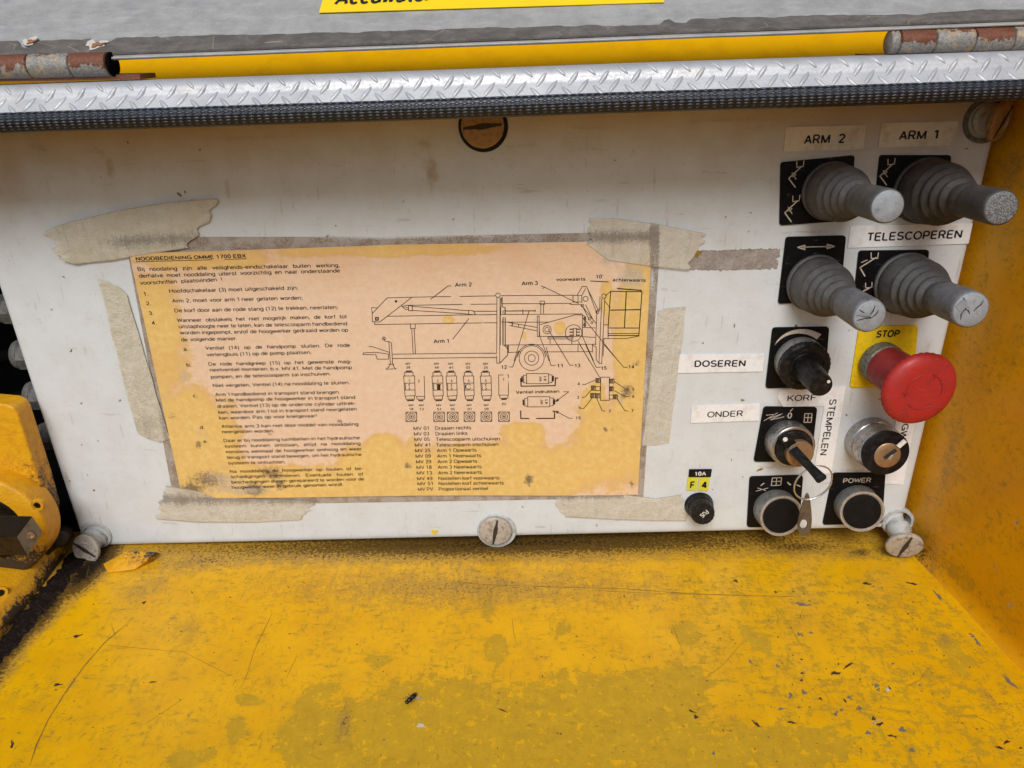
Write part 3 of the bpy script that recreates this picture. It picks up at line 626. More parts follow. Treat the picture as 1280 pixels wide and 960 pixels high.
# ================================================================== PANEL
panel = empty('control_panel', P(620, 676, 0), 'white metal control box cover with brown stains above the yellow floor', 'control panel')
BR_ = P(1128, 661, 0); BL_ = P(104, 684.5, 0); TL_ = P(-80, 128, 0); TR_ = P(1262, 100, 0)
GR = [(150, 60, 420, 165, 0, 1.25), (200, 60, 520, 135, 0, 1.25), (640, 40, 700, 128, 0, 1.25), (1100, 60, 330, 150, 0, 1.25), (1010, 220, 160, 120, 0, .5), (10, 210, 60, 120, 0, .75), (900, 300, 120, 110, 0, .25), (1060, 590, 120, 90, 0, .22), (1150, 450, 25, 110, 12, .3), (960, 470, 80, 60, 0, .12)]
ST = [(138, 210, 8, 22, -10, .75), (125, 190, 24, 6, 40, .6), (540, 215, 14, 34, -8, .75), (530, 180, 40, 22, 30, .45), (790, 190, 40, 18, 0, .3), (50, 185, 50, 18, 10, .45), (84, 600, 5, 26, -14, .7),
      (1160, 430, 10, 22, 0, .5), (975, 505, 8, 14, -20, .6), (960, 584, 40, 5, 0, .5), (1070, 588, 90, 5, 0, .45), (940, 664, 100, 4, -1, .6), (1090, 655, 20, 8, 0, .5), (640, 200, 60, 14, 0, .25), (300, 172, 240, 8, 0, .35), (900, 150, 160, 10, 0, .45), (1015, 290, 60, 5, 0, .5)]
EDGE_R = 0.0035
def panel_pt(u, v):
    top = TL_.lerp(TR_, u); bot = BL_.lerp(BR_, u); p = bot.lerp(top, v)
    # pillow edges
    W = (TR_ - TL_).length; H = (TL_ - BL_).length
    dx = min(u, 1 - u) * W; dz = min(v, 1 - v) * H; y = 0.0
    for d in (dx, dz):
        if d < EDGE_R: y += EDGE_R - math.sqrt(max(0, EDGE_R ** 2 - (EDGE_R - d) ** 2))
    y += 0.00025 * nz(p.x * 9, p.z * 9)
    return Vector((p.x, min(y, EDGE_R * 1.6), p.z))
def nonuni(n):   # denser near the ends
    e = [0, .0006, .0016, .003, .0045, .0062, .0085]
    return e + [0.0085 + (1 - 0.017) * i / n for i in range(1, n)] + [1 - x for x in reversed(e)]
UU, VV = nonuni(300), nonuni(150)
face = grid('cover_sheet', lambda u, v: panel_pt(UU[round(u * (len(UU) - 1))], VV[round(v * (len(VV) - 1))]), len(UU) - 1, len(VV) - 1, 'panel', panel,
            fields=dict(grime=lambda x, y: max(0.0, blob(x, y, GR, 0.0)), stain=lambda x, y: blob(x, y, ST, 0.0)), back=Vector((0, 0.012, 0)), smooth=60)
# box behind the cover
def inner_box():
    c = [BL_ + Vector((0.012, 0, 0.010)), BR_ + Vector((-0.012, 0, 0.010)), TR_ + Vector((-0.012, 0, -0.004)), TL_ + Vector((0.012, 0, -0.004))]
    V, F = slab([Vector((p.x, 0.0125, p.z)) for p in c], Vector((0, 0.09, 0)))
    build('box_body', V, F, 'gland', panel)
inner_box()
# loose specks stuck to the panel
CH = 1.0
def specks(name, L, Yf, mat, parent, thick=0.0003):
    mb = MB()
    for (x, y, a, b, ang) in L:
        n = 15; pts = []; a *= CH; b *= CH
        ph = random.random() * 9
        for i in range(n):
            t = 2 * math.pi * i / n; rr = 1 + 0.28 * math.sin(3 * t + ph) + 0.2 * math.sin(5 * t + 2 * ph) + random.uniform(-.32, .32)
            dx, dy = a * rr * math.cos(t), b * rr * math.sin(t); c_, s_ = math.cos(R(ang)), math.sin(R(ang))
            pts.append(Yf(x + dx * c_ - dy * s_, y + dx * s_ + dy * c_))
        nv = (pts[1] - pts[0]).cross(pts[3] - pts[0]).normalized()
        if nv.dot(CAM - pts[0]) < 0: nv = -nv
        top = [p + nv * thick for p in pts]
        V, F = slab(top, -nv * thick); mb.add(V, F)
    return mb.build(name, mat, parent)
specks('paint_fleck', [(543, 664.6, 5, 2.6, 5)], lambda x, y: P(x, y, -0.0001), 'yellow_label', panel)
sp = []
for _ in range(90):
    x = random.uniform(60, 1120); y = random.uniform(190, 660)
    if not (165 < x < 820 and 295 < y < 625): sp.append((x, y, random.uniform(.5, 1.5), random.uniform(.4, .8), random.uniform(0, 180)))
sp += [(224, 243, 4, 1.3, 35), (231, 240, 1.5, 1, 60), (160, 178, 1.2, 1.2, 0), (995, 407, 1.6, 1.2, 0), (950, 587, 4, 1, -20), (928, 500, 2.0, 1.2, 0), (918, 407, .8, 2.2, 0), (873, 316, 5, 4, 0), (250, 187, 1.2, 1.2, 0), (1208, 186, 2.5, .8, 5)]
tag(specks('dirt_speck', sp, lambda x, y: P(x, y, -0.0002), 'scratch', panel, 0.0002), kind='stuff')

# ================================================================== TAPE AND SHEET
def interp(L, t):
    if len(L) == 1: return L[0]
    # arc-length along polyline
    ds = [math.dist(a, b) for a, b in zip(L, L[1:])]; tot = sum(ds); s = t * tot
    for (a, b), d in zip(zip(L, L[1:]), ds):
        if s <= d or (a, b) == (L[-2], L[-1]): k = min(1, s / d) if d else 0; return (a[0] + (b[0] - a[0]) * k, a[1] + (b[1] - a[1]) * k)
        s -= d
def sheet(name, top, bot, off0, amp0, mat, parent=None, nu=60, nv=18, jag=0.0, dirt=None, edge=True, freq=60, loc=None, curl=None, extra=None, jage=0.0):
    seed = random.random() * 50; off = off0 * .55; amp = amp0 * .6
    def fn(u, v):
        uu = min(1, max(0, u))
        a = interp(top, uu); b = interp(bot, uu); x = a[0] + (b[0] - a[0]) * v; y = a[1] + (b[1] - a[1]) * v
        if jag:
            k = max(0, 1 - min(u, 1 - u) * 9); x += k * jag * nz(v * 7, seed, 1 if u < .5 else 5) * 2
        if jage:
            k = max(0, 1 - min(v, 1 - v) * 6); y += k * jage * nz(u * 30, seed, 1 if v < .5 else 5)
        p = P(x, y, 0)
        h = off + amp * (0.5 + 0.5 * nz(p.x * freq, p.z * freq, seed)) * (0.35 + 0.65 * min(1, 6 * min(u, 1 - u, v, 1 - v)))
        if curl: h += curl(u, v)
        return Vector((p.x, -h, p.z))
    f = dict(dirt=dirt or (lambda x, y: 0.0))
    if extra: f.update(extra)
    o = grid(name, fn, nu, nv, mat, parent, fields=f, back=Vector((0, 0.00012, 0)), loc=loc, smooth=50)
    me = o.data; n = (nu + 1) * (nv + 1); vals = []
    for j in range(nv + 1):
        for i in range(nu + 1):
            e = min(j, nv - j); vals.append(0.5 if (edge and (e == 0)) else (0.15 if edge and (i in (0, nu)) else 0.0))
    a = me.attributes.new('edge', 'FLOAT', 'POINT'); a.data.foreach_set('value', vals + vals)
    return o
def paper_y(x, z, d=0.0):
    return -(0.00075 + 0.00022 * max(0.0, 1 - abs(math.sin(x * 31 + z * 17 + 0.6 * nz(x * 18, z * 18))) * 7) + 0.0008 * (0.5 + 0.5 * nz(x * 22, z * 22, 3.3)) + d)
doc = empty('instruction_sheet', P(500, 620, -0.001), 'yellowed printed operating instructions with a lift drawing, taped to the white panel', 'notice')
def sl_dirt(x, y):
    return max(blob(x, y, [(480, 297, 260, 6, -1, .9), (620, 296, 140, 6, 0, .9), (300, 300, 60, 6, 0, .8), (815, 350, 12, 60, 0, .7), (805, 470, 9, 90, 0, .8), (175, 340, 10, 30, 0, .4), (195, 460, 7, 60, -10, .5)], 0.0), 0)
sheet('plastic_sleeve', [(157, 300), (240, 296), (480, 296), (735, 291), (826, 291)], [(219, 633), (330, 630), (520, 627), (690, 624), (804, 622)], 0.0003, 0.0004, 'sleeve', doc, 90, 50, dirt=sl_dirt, edge=True, freq=25)
PT, PB = [(163, 316), (300, 312), (500, 305), (700, 302), (815, 300)], [(229, 621), (350, 621), (520, 618), (690, 618), (797, 617)]
YEL = [(190, 420, 62, 120, -12, .7), (235, 550, 80, 85, 0, .8), (330, 608, 160, 36, 0, .8), (480, 600, 90, 60, 0, .85), (478, 560, 34, 28, 0, .7), (620, 590, 190, 42, 0, .9), (655, 545, 38, 24, 0, .75), (760, 560, 60, 70, 0, .8), (790, 450, 26, 190, 4, .9),
       (740, 500, 20, 40, 20, .7), (480, 312, 340, 18, -1, .5), (250, 325, 110, 16, 0, .8), (560, 400, 14, 10, 0, .55), (700, 410, 15, 15, 0, .5), (655, 420, 8, 14, 0, .4), (760, 380, 20, 60, 0, .5)]
MOULD = [(248, 556, 6, 8, 0, .7), (337, 543, 4, 5, 0, .6), (425, 526, 5, 4, 0, .75), (340, 592, 30, 14, 10, .55), (350, 606, 9, 9, 0, .7), (240, 612, 24, 14, 0, .7), (260, 600, 50, 22, 0, .5), (510, 582, 6, 4, 0, .9), (661, 600, 7, 9, 0, .8), (757, 537, 4, 4, 0, .8), (766, 535, 3, 3, 0, .8),
         (783, 490, 12, 18, 40, .6), (795, 455, 8, 10, 40, .5), (318, 612, 20, 12, 0, .75), (790, 605, 8, 8, 0, .5), (215, 520, 10, 10, 0, .4)]
HAZE = [(230, 470, 20, 46, -15, .5), (280, 600, 60, 22, 5, .6), (790, 345, 26, 22, 20, .9), (760, 325, 26, 14, 0, .7), (300, 612, 70, 10, 0, .8), (250, 540, 40, 24, 20, .35), (540, 345, 8, 40, -30, .15), (775, 500, 18, 30, 20, .45)]
def ppt(u, v):
    a = interp(PT, u); b = interp(PB, u); x = a[0] + (b[0] - a[0]) * v; y = a[1] + (b[1] - a[1]) * v; p = P(x, y, 0); return Vector((p.x, paper_y(p.x, p.z), p.z))
pap = grid('paper', ppt, 130, 70, 'paper', doc, back=Vector((0, 0.00012, 0)), fields=dict(yellow=lambda x, y: blob(x, y, YEL, -0.75), mould=lambda x, y: blob(x, y, MOULD, -0.4), haze=lambda x, y: blob(x, y, HAZE, -0.5),
    orange=lambda x, y: max(0, min(1, 1 - (y - (318 - (x - 160) * 0.028)) / 62)) * (0.5 + .5 * nz(x * .02, y * .02)) + max(0, 0.6 * (1 - abs(y - 460) / 30) * (1 - abs(x - 175 - (y - 330) * .2) / 30) if abs(x - 175 - (y - 330) * .2) < 30 and abs(y - 460) < 30 else 0)), smooth=60)

yt = lambda x, z: paper_y(x, z, 0.00006)
lines = [("1.", 181.5, 368.7, 187, 368.6), ("2.", 184.6, 380.5, 190.5, 380.4), ("3.", 187.7, 392.9, 193.8, 392.7), ("4.", 191.2, 405, 197.4, 404.8),
 ("Bij noodaling zijn alle veiligheids-eindschakelaar buiten werking,", 174, 337.8, 425.3, 333), ("derhalve moet nooddaling uiterst voorzichtig en naar onderstaande", 175.7, 346.2, 426, 339.7), ("voorschriften plaatsvinden !", 177, 355, 279, 350.5),
 ("Hoofdschakelaar (3) moet uitgeschakeld zijn;", 213.4, 365, 373.3, 361.2), ("Arm 2, moet voor arm 1 neer gelaten worden;", 217, 377.2, 378.7, 373.7), ("De korf door aan de rode stang (12) te trekken, neerlaten;", 220, 389.4, 423, 385.4),
 ("Wanneer obstakels het niet mogelijk maken, de korf tot", 222.8, 401.6, 434.2, 397), ("uitstaphoogte neer te laten, kan de telescooparm handbediend", 225, 409.3, 434.7, 405.8), ("worden ingepompt, en/of de hoogwerker gedraaid worden op", 226.6, 417, 436, 413.7), ("de volgende manier.", 228, 425.7, 297.8, 424),
 ("a.", 230.8, 437.6, 236.5, 437.5), ("Ventiel (14) op de handpomp sluiten. De rode", 258, 436.2, 438.2, 432.7), ("verlengbuis (11) op de pomp plaatsen.", 259.6, 444.4, 390, 441.6),
 ("b.", 234.5, 457.3, 240.2, 457.2), ("De rode handgreep (15) op het gewenste mag-", 262, 456.2, 440, 453), ("neetventiel monteren. b.v. MV.41. Met de handpomp", 263.6, 463.4, 440.8, 460.4), ("pompen, en de telescooparm zal inschuiven.", 264.8, 472.2, 413.9, 468.2),
 ("Niet vergeten, Ventiel (14) na nooddaling te sluiten.", 267.4, 483, 437.8, 479.2), ("c.", 242.6, 495.6, 248, 495.5), ("Arm 1 handbediend in transport stand brengen.", 270.2, 494.2, 425.6, 491), ("Met de handpomp de hoogwerker in transport stand", 271.2, 501.2, 444.8, 497.5),
 ("draaien. Ventiel (13) op de onderste cylinder uittrek-", 272.6, 508.7, 445.3, 505), ("ken, waardoor arm 1 tot in transport stand neergelaten", 274.2, 516.2, 446.7, 512), ("kan worden. Pas op voor knelgevaar!", 275.2, 523.3, 396.8, 520.5),
 ("d.", 251, 535, 256.6, 534.9), ("Attentie arm 3 kan niet door middel van nooddaling", 278, 533.8, 448.6, 530.8), ("neergelaten worden.", 278.9, 540.4, 343.6, 539.2), ("e.", 255.5, 552.6, 261, 552.5), ("Daar er bij nooddaling luchtbellen in het hydraulische", 280.8, 551.4, 450.7, 547.7),
 ("systeem kunnen ontstaan, altijd na nooddaling", 282.2, 558.4, 451.4, 554.7), ("minstens eenmaal de hoogwerker omhoog en weer", 283.6, 565.5, 452.6, 561.5), ("terug in transport stand bewegen, om het hydraulische", 285, 572.5, 453, 568.5), ("systeem te ontluchten.", 286.4, 579.5, 358, 577.9),
 ("Na nooddaling de hoogwerker op fouten of be-", 288.5, 590, 454.7, 586), ("schadigingen controleren. Eventuele fouten of", 289.7, 596.6, 454.7, 592.9), ("beschadigingen dienen gerepareerd te worden voor de", 290.6, 603.4, 456, 599), ("hoogwerker weer in gebruik genomen wordt.", 291, 610, 430.3, 605.8)]
mb = MB()
text_on(mb, "NOODBEDIENING OMME 1700 EBX", (171.7, 324.9), (308.8, 321.2), 4.6, yt, 0.03)
ribbon(mb, [(171.7, 326.3), (308.8, 322.7)], 0.8, yt)
for t, x0, y0, x1, y1 in lines:
    text_on(mb, t, (x0, y0), (x1, y1), 5.0 - 0.5 * (y0 - 330) / 280, yt, 0.010, spread=len(t) > 3)
tab = [("01", "Draaien rechts"), ("03", "Draaien links"), ("05", "Telescooparm uitschuiven"), ("41", "Telescooparm inschuiven"), ("25", "Arm 1 Opwaarts"), ("09", "Arm 1 Neerwaarts"), ("29", "Arm 2 Opwaarts"), ("18", "Arm 3 Neerwaarts"), ("13", "Arm 2 Neerwaarts"), ("49", "Nastellen korf voorwaarts"), ("51", "Nastellen korf achterwaarts"), ("PV", "Proportionaal ventiel")]
xl = [233, 235, 237, 239, 240, 242, 244, 246, 247, 249, 250, 252]; yl = [368, 392, 416, 440, 464, 488, 512, 536, 560, 584, 606, 630]
xd = [326, 328, 330, 331, 333, 334, 336, 337, 339, 340, 341, 342]; xr = [482, 466, 606, 599, 505, 525, 508, 527, 528, 604, 622, 554]
for i, (c_, d_) in enumerate(tab):
    X = lambda a: 450 + a / 3.459
    y = 430 + yl[i] / 3.459
    text_on(mb, "MV " + c_, (X(xl[i]), y), (X(xl[i] + 66), y - .4), 4.9, yt, 0.010, spread=True)
    text_on(mb, d_, (X(xd[i]), y - .3), (X(xr[i]), y - 1.0), 4.9, yt, 0.010)
mb.build('printed_text', 'ink_doc', doc)

dr = MB()
def lay(ox, oy, k):
    def T(p): return (ox + p[0] / k, oy + p[1] / k)
    def L(*pts, w=0.85, c=False): ribbon(dr, [T(p) for p in pts], w, yt, c)
    def Rc(x0, y0, x1, y1, w=0.85): L((x0, y0), (x1, y0), (x1, y1), (x0, y1), w=w, c=True)
    def C(x, y, r, w=0.8, a0=0, a1=360): ribbon(dr, [T(p) for p in circ(x, y, r, 22, a0, a1)], w, yt)
    def X(t, x, y, w, cap=30, dy=-4): text_on(dr, t, T((x, y)), T((x + w, y + dy * w / 130)), cap / k, yt, 0.022)
    return L, Rc, C, X
L, Rc, C, X = lay(440, 330, 6.4)
L((285, 265), (480, 260), (1150, 250)); L((285, 265), (165, 390), (165, 455), (225, 458), (480, 262)); L((205, 345), (160, 343), (165, 390)); L((420, 325), (1160, 315))
L((480, 333), (935, 368)); L((480, 365), (935, 395)); Rc(455, 328, 485, 368); L((400, 330), (450, 345)); L((405, 335), (430, 358), (452, 358)); L((935, 365), (970, 368), (990, 398), (935, 398), c=True); L((970, 372), (1160, 372))
L((290, 412), (1160, 398)); L((185, 460), (185, 478), (1160, 463)); L((470, 476), (470, 510), (508, 510), (508, 476)); L((480, 515), (492, 712)); L((500, 515), (510, 712)); L((330, 715), (1160, 705)); L((330, 750), (1160, 740))
L((255, 585), (265, 610), (300, 615), (318, 625), (328, 800)); L((298, 618), (310, 800)); L((90, 718), (95, 705), (190, 700), (300, 715)); L((90, 718), (180, 720)); L((140, 655), (165, 655), (300, 700)); L((190, 712), (205, 755), (295, 755), (295, 715)); C(258, 590, 12)
L((275, 835), (300, 815), (300, 795), (335, 795), (335, 815), (355, 832), c=True)
C(355, 293, 5, w=1.4); Rc(190, 420, 215, 445); C(202, 432, 8)
L((1160, 265), (1158, 785)); L((1185, 265), (1182, 785)); C(1168, 245, 18); L((1195, 265), (1200, 335), (1225, 345), (1225, 398), (1190, 398), (1190, 335)); L((1210, 420), (1210, 640)); L((1225, 420), (1225, 640)); L((1220, 640), (1250, 680), (1245, 720), (1200, 768), (1195, 775)); C(1217, 378, 10)
L((1158, 785), (1182, 785)); L((1245, 645), (1245, 705)); L((630, 278), (770, 170), (792, 170)); L((808, 595), (935, 432)); X("Arm 2", 825, 178, 135, 32); X("Arm 1", 655, 627, 122, 32)
L, Rc, C, X = lay(620, 330, 6.4)
L((45, 248), (615, 243)); L((50, 312), (600, 308)); L((75, 370), (315, 368), w=1.2); L((215, 357), (215, 392)); L((312, 360), (312, 376)); Rc(352, 290, 388, 318); L((358, 318), (358, 390)); L((380, 318), (380, 390))
L((50, 398), (690, 392)); L((45, 458), (430, 458)); L((345, 480), (350, 572), (690, 572), (690, 400), (630, 400), (345, 480)); C(408, 518, 33); C(408, 518, 18); C(620, 545, 66); Rc(618, 508, 642, 572)
for y in (515, 538, 562): L((590, y), (612, y), w=1.5); L((646, y), (668, y), w=1.5)
Rc(330, 410, 345, 572); L((95, 460), (180, 475), (330, 500)); L((110, 485), (180, 498), (330, 528)); L((130, 463), (130, 490), w=1.3); L((180, 474), (180, 498)); Rc(415, 578, 615, 592); L((432, 592), (432, 630)); L((605, 592), (605, 630))
L((75, 640), (800, 635)); L((100, 640), (100, 700), (200, 695)); L((385, 695), (770, 695)); L((655, 640), (655, 695)); L((770, 640), (770, 700)); C(285, 745, 100); C(285, 745, 57); C(285, 745, 28); C(285, 745, 112, a0=185, a1=355)
L((35, 270), (35, 640)); L((50, 258), (50, 335), (75, 345), (75, 398)); C(65, 378, 10); L((55, 430), (55, 640)); L((75, 430), (75, 640)); L((60, 645), (95, 650), (95, 720), (35, 780), (32, 775))
Rc(615, 245, 685, 298); L((655, 245), (655, 298)); L((650, 240), (690, 172), (725, 175), (805, 390)); L((685, 245), (715, 190)); L((735, 200), (820, 370)); C(715, 272, 20); L((590, 315), (680, 320), (800, 470)); L((690, 330), (745, 440)); L((715, 320), (780, 450)); C(690, 325, 10); C(748, 432, 10); C(765, 462, 8)
C(862, 250, 18); L((845, 270), (822, 790)); L((868, 270), (844, 790)); L((830, 255), (828, 370)); L((822, 790), (844, 790)); L((800, 370), (835, 345)); L((795, 640), (805, 370)); C(808, 380, 10); L((770, 640), (800, 660), (800, 760), (822, 785)); L((862, 590), (855, 730))
L((915, 212), (1165, 215), (1140, 565), (895, 565), (895, 500), (915, 212), w=1.2); L((970, 190), (1160, 205), w=1.5); L((1040, 215), (1025, 500), w=1.3); L((915, 362), (1150, 358), w=1.4); L((905, 505), (1145, 505), w=1.2); L((900, 550), (1140, 548)); L((855, 590), (1030, 590), (1140, 570)); L((860, 480), (895, 480), (895, 590)); L((868, 290), (912, 345)); L((870, 250), (915, 212))
L((690, 400), (705, 410), (705, 495)); L((715, 410), (715, 495)); C(708, 430, 8, w=1.2); C(708, 480, 8, w=1.2); L((690, 500), (790, 505)); L((690, 575), (790, 580))
L((360, 168), (385, 178), (660, 310)); L((375, 190), (390, 178)); L((265, 368), (145, 768)); L((350, 572), (425, 768)); L((420, 520), (570, 768)); L((655, 610), (745, 768)); L((690, 572), (780, 768)); L((710, 440), (975, 768))
X("Arm 3", 205, 165, 130, 32); X("voorwaarts", 480, 130, 235, 26, -2); X("10'", 798, 110, 58, 30); L((755, 130), (895, 137), w=1.1); X("achterwaarts", 930, 132, 265, 26, 2)
L, Rc, C, X = lay(450, 430, 3.459)
for t, x, y, pts in (("12", 612, 103, [(645, 95), (660, 95), (686, 25)]), ("11", 852, 97, [(805, 10), (825, 88), (845, 88)]), ("13", 928, 97, [(855, 0), (907, 88), (922, 88)]), ("15", 1042, 108, [(975, 0), (1020, 97), (1038, 97)]), ("14", 1160, 103, [(1055, 0), (1140, 97), (1155, 97)])):
    X(t, x, y, 24, 16); L(*pts)
L((950, 0), (1035, 140))
L, Rc, C, X = lay(450, 450, 6.737)
def cyl(a, b):
    L((a + 22, 88), (b - 25, 86), w=1.7); L((a + 8, 125), (a + 8, 97), (b - 14, 96), (b - 12, 125)); L((a, 128), (b, 126), (b + 5, 292), (a + 12, 296), c=True); L((a + 5, 188), (b + 2, 186)); L((a + 8, 246), (b + 3, 244)); L((a + 14, 190), (a + 16, 246)); L((a + 15, 297), (a + 20, 322), (b - 2, 322), (b, 293)); L((a + 32, 333), (b - 10, 332), w=1.7)
for (a, b, t) in ((370, 462, "1"), (608, 698, "3"), (726, 815, "4"), (872, 958, "5"), (1014, 1104, "6")):
    cyl(a, b); X(t, (a + b) / 2 - 4, 177, 10 if t == "1" else 14, 22)
    if t in "146":
        mx = (a + b) / 2 + 2; L((mx + 4, 192), (mx - 6, 202), (mx + 4, 214)); L((mx - 3, 224), (mx + 6, 234), (mx - 4, 242))
L((648, 198), (680, 198), w=1.2); L((655, 200), (655, 240), w=1.4); L((665, 200), (665, 240), w=1.4); L((674, 200), (674, 240), w=1.4); C(914, 216, 22, a0=30, a1=330)
L((542, 130), (548, 298), (475, 298)); L((478, 298), (485, 322), (545, 322), (548, 298)); L((498, 334), (532, 334), w=1.7); X("2", 491, 180, 15, 24); L((1168, 118), (1250, 117), (1250, 288), (1170, 288), c=True); L((1175, 290), (1180, 315), (1245, 313), (1248, 290)); L((1195, 324), (1232, 322), w=1.7); X("7", 1203, 165, 14, 22)
for x, t in ((408, "29"), (648, "49"), (768, "41"), (912, "03"), (1060, "25")): X("MV", x - 21, 34, 42, 21); X(t, x - 16, 66, 34, 21)
for x, t in ((435, "18"), (522, "13"), (668, "51"), (782, "05"), (923, "01"), (1066, "09")): X("MV", x - 22, 382, 42, 21); X(t, x - 16, 415, 34, 21)
X("PV", 1197, 374, 36, 21)
for x in (435, 668, 782, 923, 1065, 1213):
    y = 470; Rc(x - 45, y - 40, x + 45, y + 40); C(x, y, 31); C(x, y, 17); C(x, y, 4, w=1.1); L((x - 45, y - 22), (x - 28, y - 40)); L((x + 45, y - 22), (x + 28, y - 40)); L((x - 45, y + 22), (x - 28, y + 40)); L((x + 45, y + 22), (x + 28, y + 40))
L, Rc, C, X = lay(630, 440, 6.737)
def valve(y0, x0):
    Rc(x0, y0, x0 + 185, y0 + 85); L((x0, y0 + 12), (x0 - 26, y0 + 14), (x0 - 24, y0 + 78), (x0, y0 + 80)); L((x0 + 185, y0 + 10), (x0 + 215, y0 + 12), (x0 + 213, y0 + 76), (x0 + 185, y0 + 78)); L((x0 - 38, y0 + 28), (x0 - 36, y0 + 68), w=2.0); L((x0 + 224, y0 + 25), (x0 + 223, y0 + 62), w=2.0)
    for t, dx in (("MV", 128), ("41", 168)):
        V, F = glyphs(t, 0.014); w = max(v[0] for v in V); A = P(630 + (x0 + dx) / 6.737, 440 + (y0 + 64) / 6.737, 0); s = S(A); k = 44 / 6.737 / w * s
        pts = []
        for a, b in V:
            q = A + Vector((-b * 24 / 6.737 / .73 * s, 0, a * k)); pts.append(Vector((q.x, yt(q.x, q.z), q.z)))
        dr.add(pts, F)
valve(173, 190); valve(368, 200)
L((140, 215), (145, 280), (430, 275), (433, 210), (452, 212), w=1.5); L((140, 488), (142, 552), (425, 550), (425, 490), (410, 490), w=1.5); X("Ventiel indrukken", 100, 343, 365, 28, -3)
L((500, 327), (545, 327), (435, 408)); L((435, 408), (450, 388), (458, 402), c=True, w=1.1); L((435, 490), (550, 550), (575, 550)); L((435, 490), (458, 494), (448, 508), c=True, w=1.1); X("15", 603, 560, 44, 28)
Rc(812, 205, 885, 400)
for r_ in ((772, 215, 808, 250), (888, 220, 925, 255), (735, 278, 770, 315), (888, 285, 920, 320), (728, 340, 765, 378), (765, 342, 803, 380), (920, 352, 955, 388)):
    Rc(*r_); 
    for q in range(1, 5): xx = r_[0] + (r_[2] - r_[0]) * q / 5; L((xx, r_[1]), (r_[0] + (r_[2] - r_[0]) * (q - 1) / 5, r_[3]), w=0.8)
Rc(770, 285, 808, 318); Rc(885, 355, 920, 388)
for t, x, y, pts in (("4", 618, 272, [(660, 265), (685, 265), (770, 228)]), ("3", 613, 385, [(655, 375), (680, 372), (740, 305)]), ("1", 625, 475, [(650, 467), (672, 467), (740, 380)]), ("2", 880, 500, [(780, 385), (825, 487), (850, 490)]), ("7", 1070, 498, [(950, 385), (1015, 485), (1045, 490)]), ("6", 1078, 378, [(930, 320), (1020, 367), (1045, 368)]), ("5", 1078, 318, [(925, 240), (1025, 305), (1050, 305)])):
    X(t, x, y, 18, 26); L(*pts)
dr.build('lift_drawing', 'ink_doc', doc)

GT = 'tape strips holding the instruction sheet'
def tp(label, *a, **k):
    o = sheet('tape_strip', *a, **k); tag(o, label, 'tape', GT); return o
tp('broad tape piece torn to a point over the upper left corner of the sheet', [(54, 288), (90, 276), (150, 262), (210, 252), (271, 247)], [(78, 322), (96, 329), (140, 325), (185, 317), (236, 309)], 0.0022, 0.0014, 'tape', jag=7, nu=80, nv=30,
   dirt=lambda x, y: max(0, 0.85 - abs(y - (300 - (x - 190) * .05)) / 16) * (1 if 150 < x < 250 else max(0, 1 - min(abs(x - 150), abs(x - 250)) / 25)), curl=lambda u, v: 0.0016 * max(0, 1 - u * 5) * v)
tp('faded narrow tape strip down the left edge of the instruction sheet', [(123, 347), (136, 351), (150, 358), (160, 368)], [(172, 540), (184, 547), (200, 552), (213, 548)], 0.0016, 0.0010, 'tape', nu=16, nv=70, jag=.6, dirt=lambda x, y: max(0, 0.6 - abs(x - (168 + (y - 370) * .23)) / 9) + (0.3 if y > 520 else 0), edge=False)
tp('short yellowish tape strip below the lower left corner of the instruction sheet', [(208, 606), (250, 612), (310, 622), (397, 624)], [(196, 648), (250, 652), (320, 652), (374, 649)], 0.0016, 0.0009, 'tape_pale', jag=5, nu=70, nv=20, dirt=lambda x, y: max(0, 1.0 - abs(y - 624) / 11))
tp('grimy tape piece over the upper right corner of the instruction sheet', [(737, 272), (770, 272), (820, 279), (882, 291)], [(735, 306), (760, 325), (810, 332), (858, 337)], 0.0022, 0.0013, 'tape_pale', jag=4, nu=70, nv=28, dirt=lambda x, y: max(0, 1.05 - abs(y - 296) / 13) * (1 if x < 822 else 0.1) + (0.75 if 812 < x < 824 else 0))
tp('pale tape strip standing beside the right edge of the instruction sheet', [(822, 388), (838, 384), (858, 382)], [(803, 556), (820, 556), (836, 553)], 0.0008, 0.0006, 'tape_pale', nu=14, nv=60, jag=.6, edge=False, dirt=lambda x, y: max(0, 0.5 - abs(y - 386) / 10))
tp('long pale tape strip below the lower right corner of the instruction sheet beside the fuse', [(688, 610), (720, 608), (790, 618), (820, 622), (853, 617)], [(704, 645), (760, 648), (810, 650), (859, 650)], 0.0016, 0.0008, 'tape_pale', jag=3, nu=70, nv=20, dirt=lambda x, y: max(0, 0.95 - abs(y - (620 if x < 780 else 614)) / 7) * (1 if x < 800 else .3))
o = sheet('tape_residue', [(866, 313), (900, 313), (940, 311), (975, 311)], [(857, 337), (900, 338), (940, 337), (971, 336)], 0.0002, 0.0001, 'residue', jag=3, nu=60, nv=16, edge=True, jage=2.5, dirt=lambda x, y: 0.35 if y < 316 else blob(x, y, [(940, 331, 12, 6, 0, .9), (868, 318, 8, 6, 0, .7)], 0.05))
tag(o, 'brown band of dried tape glue between the instruction sheet and the joysticks', 'tape residue')

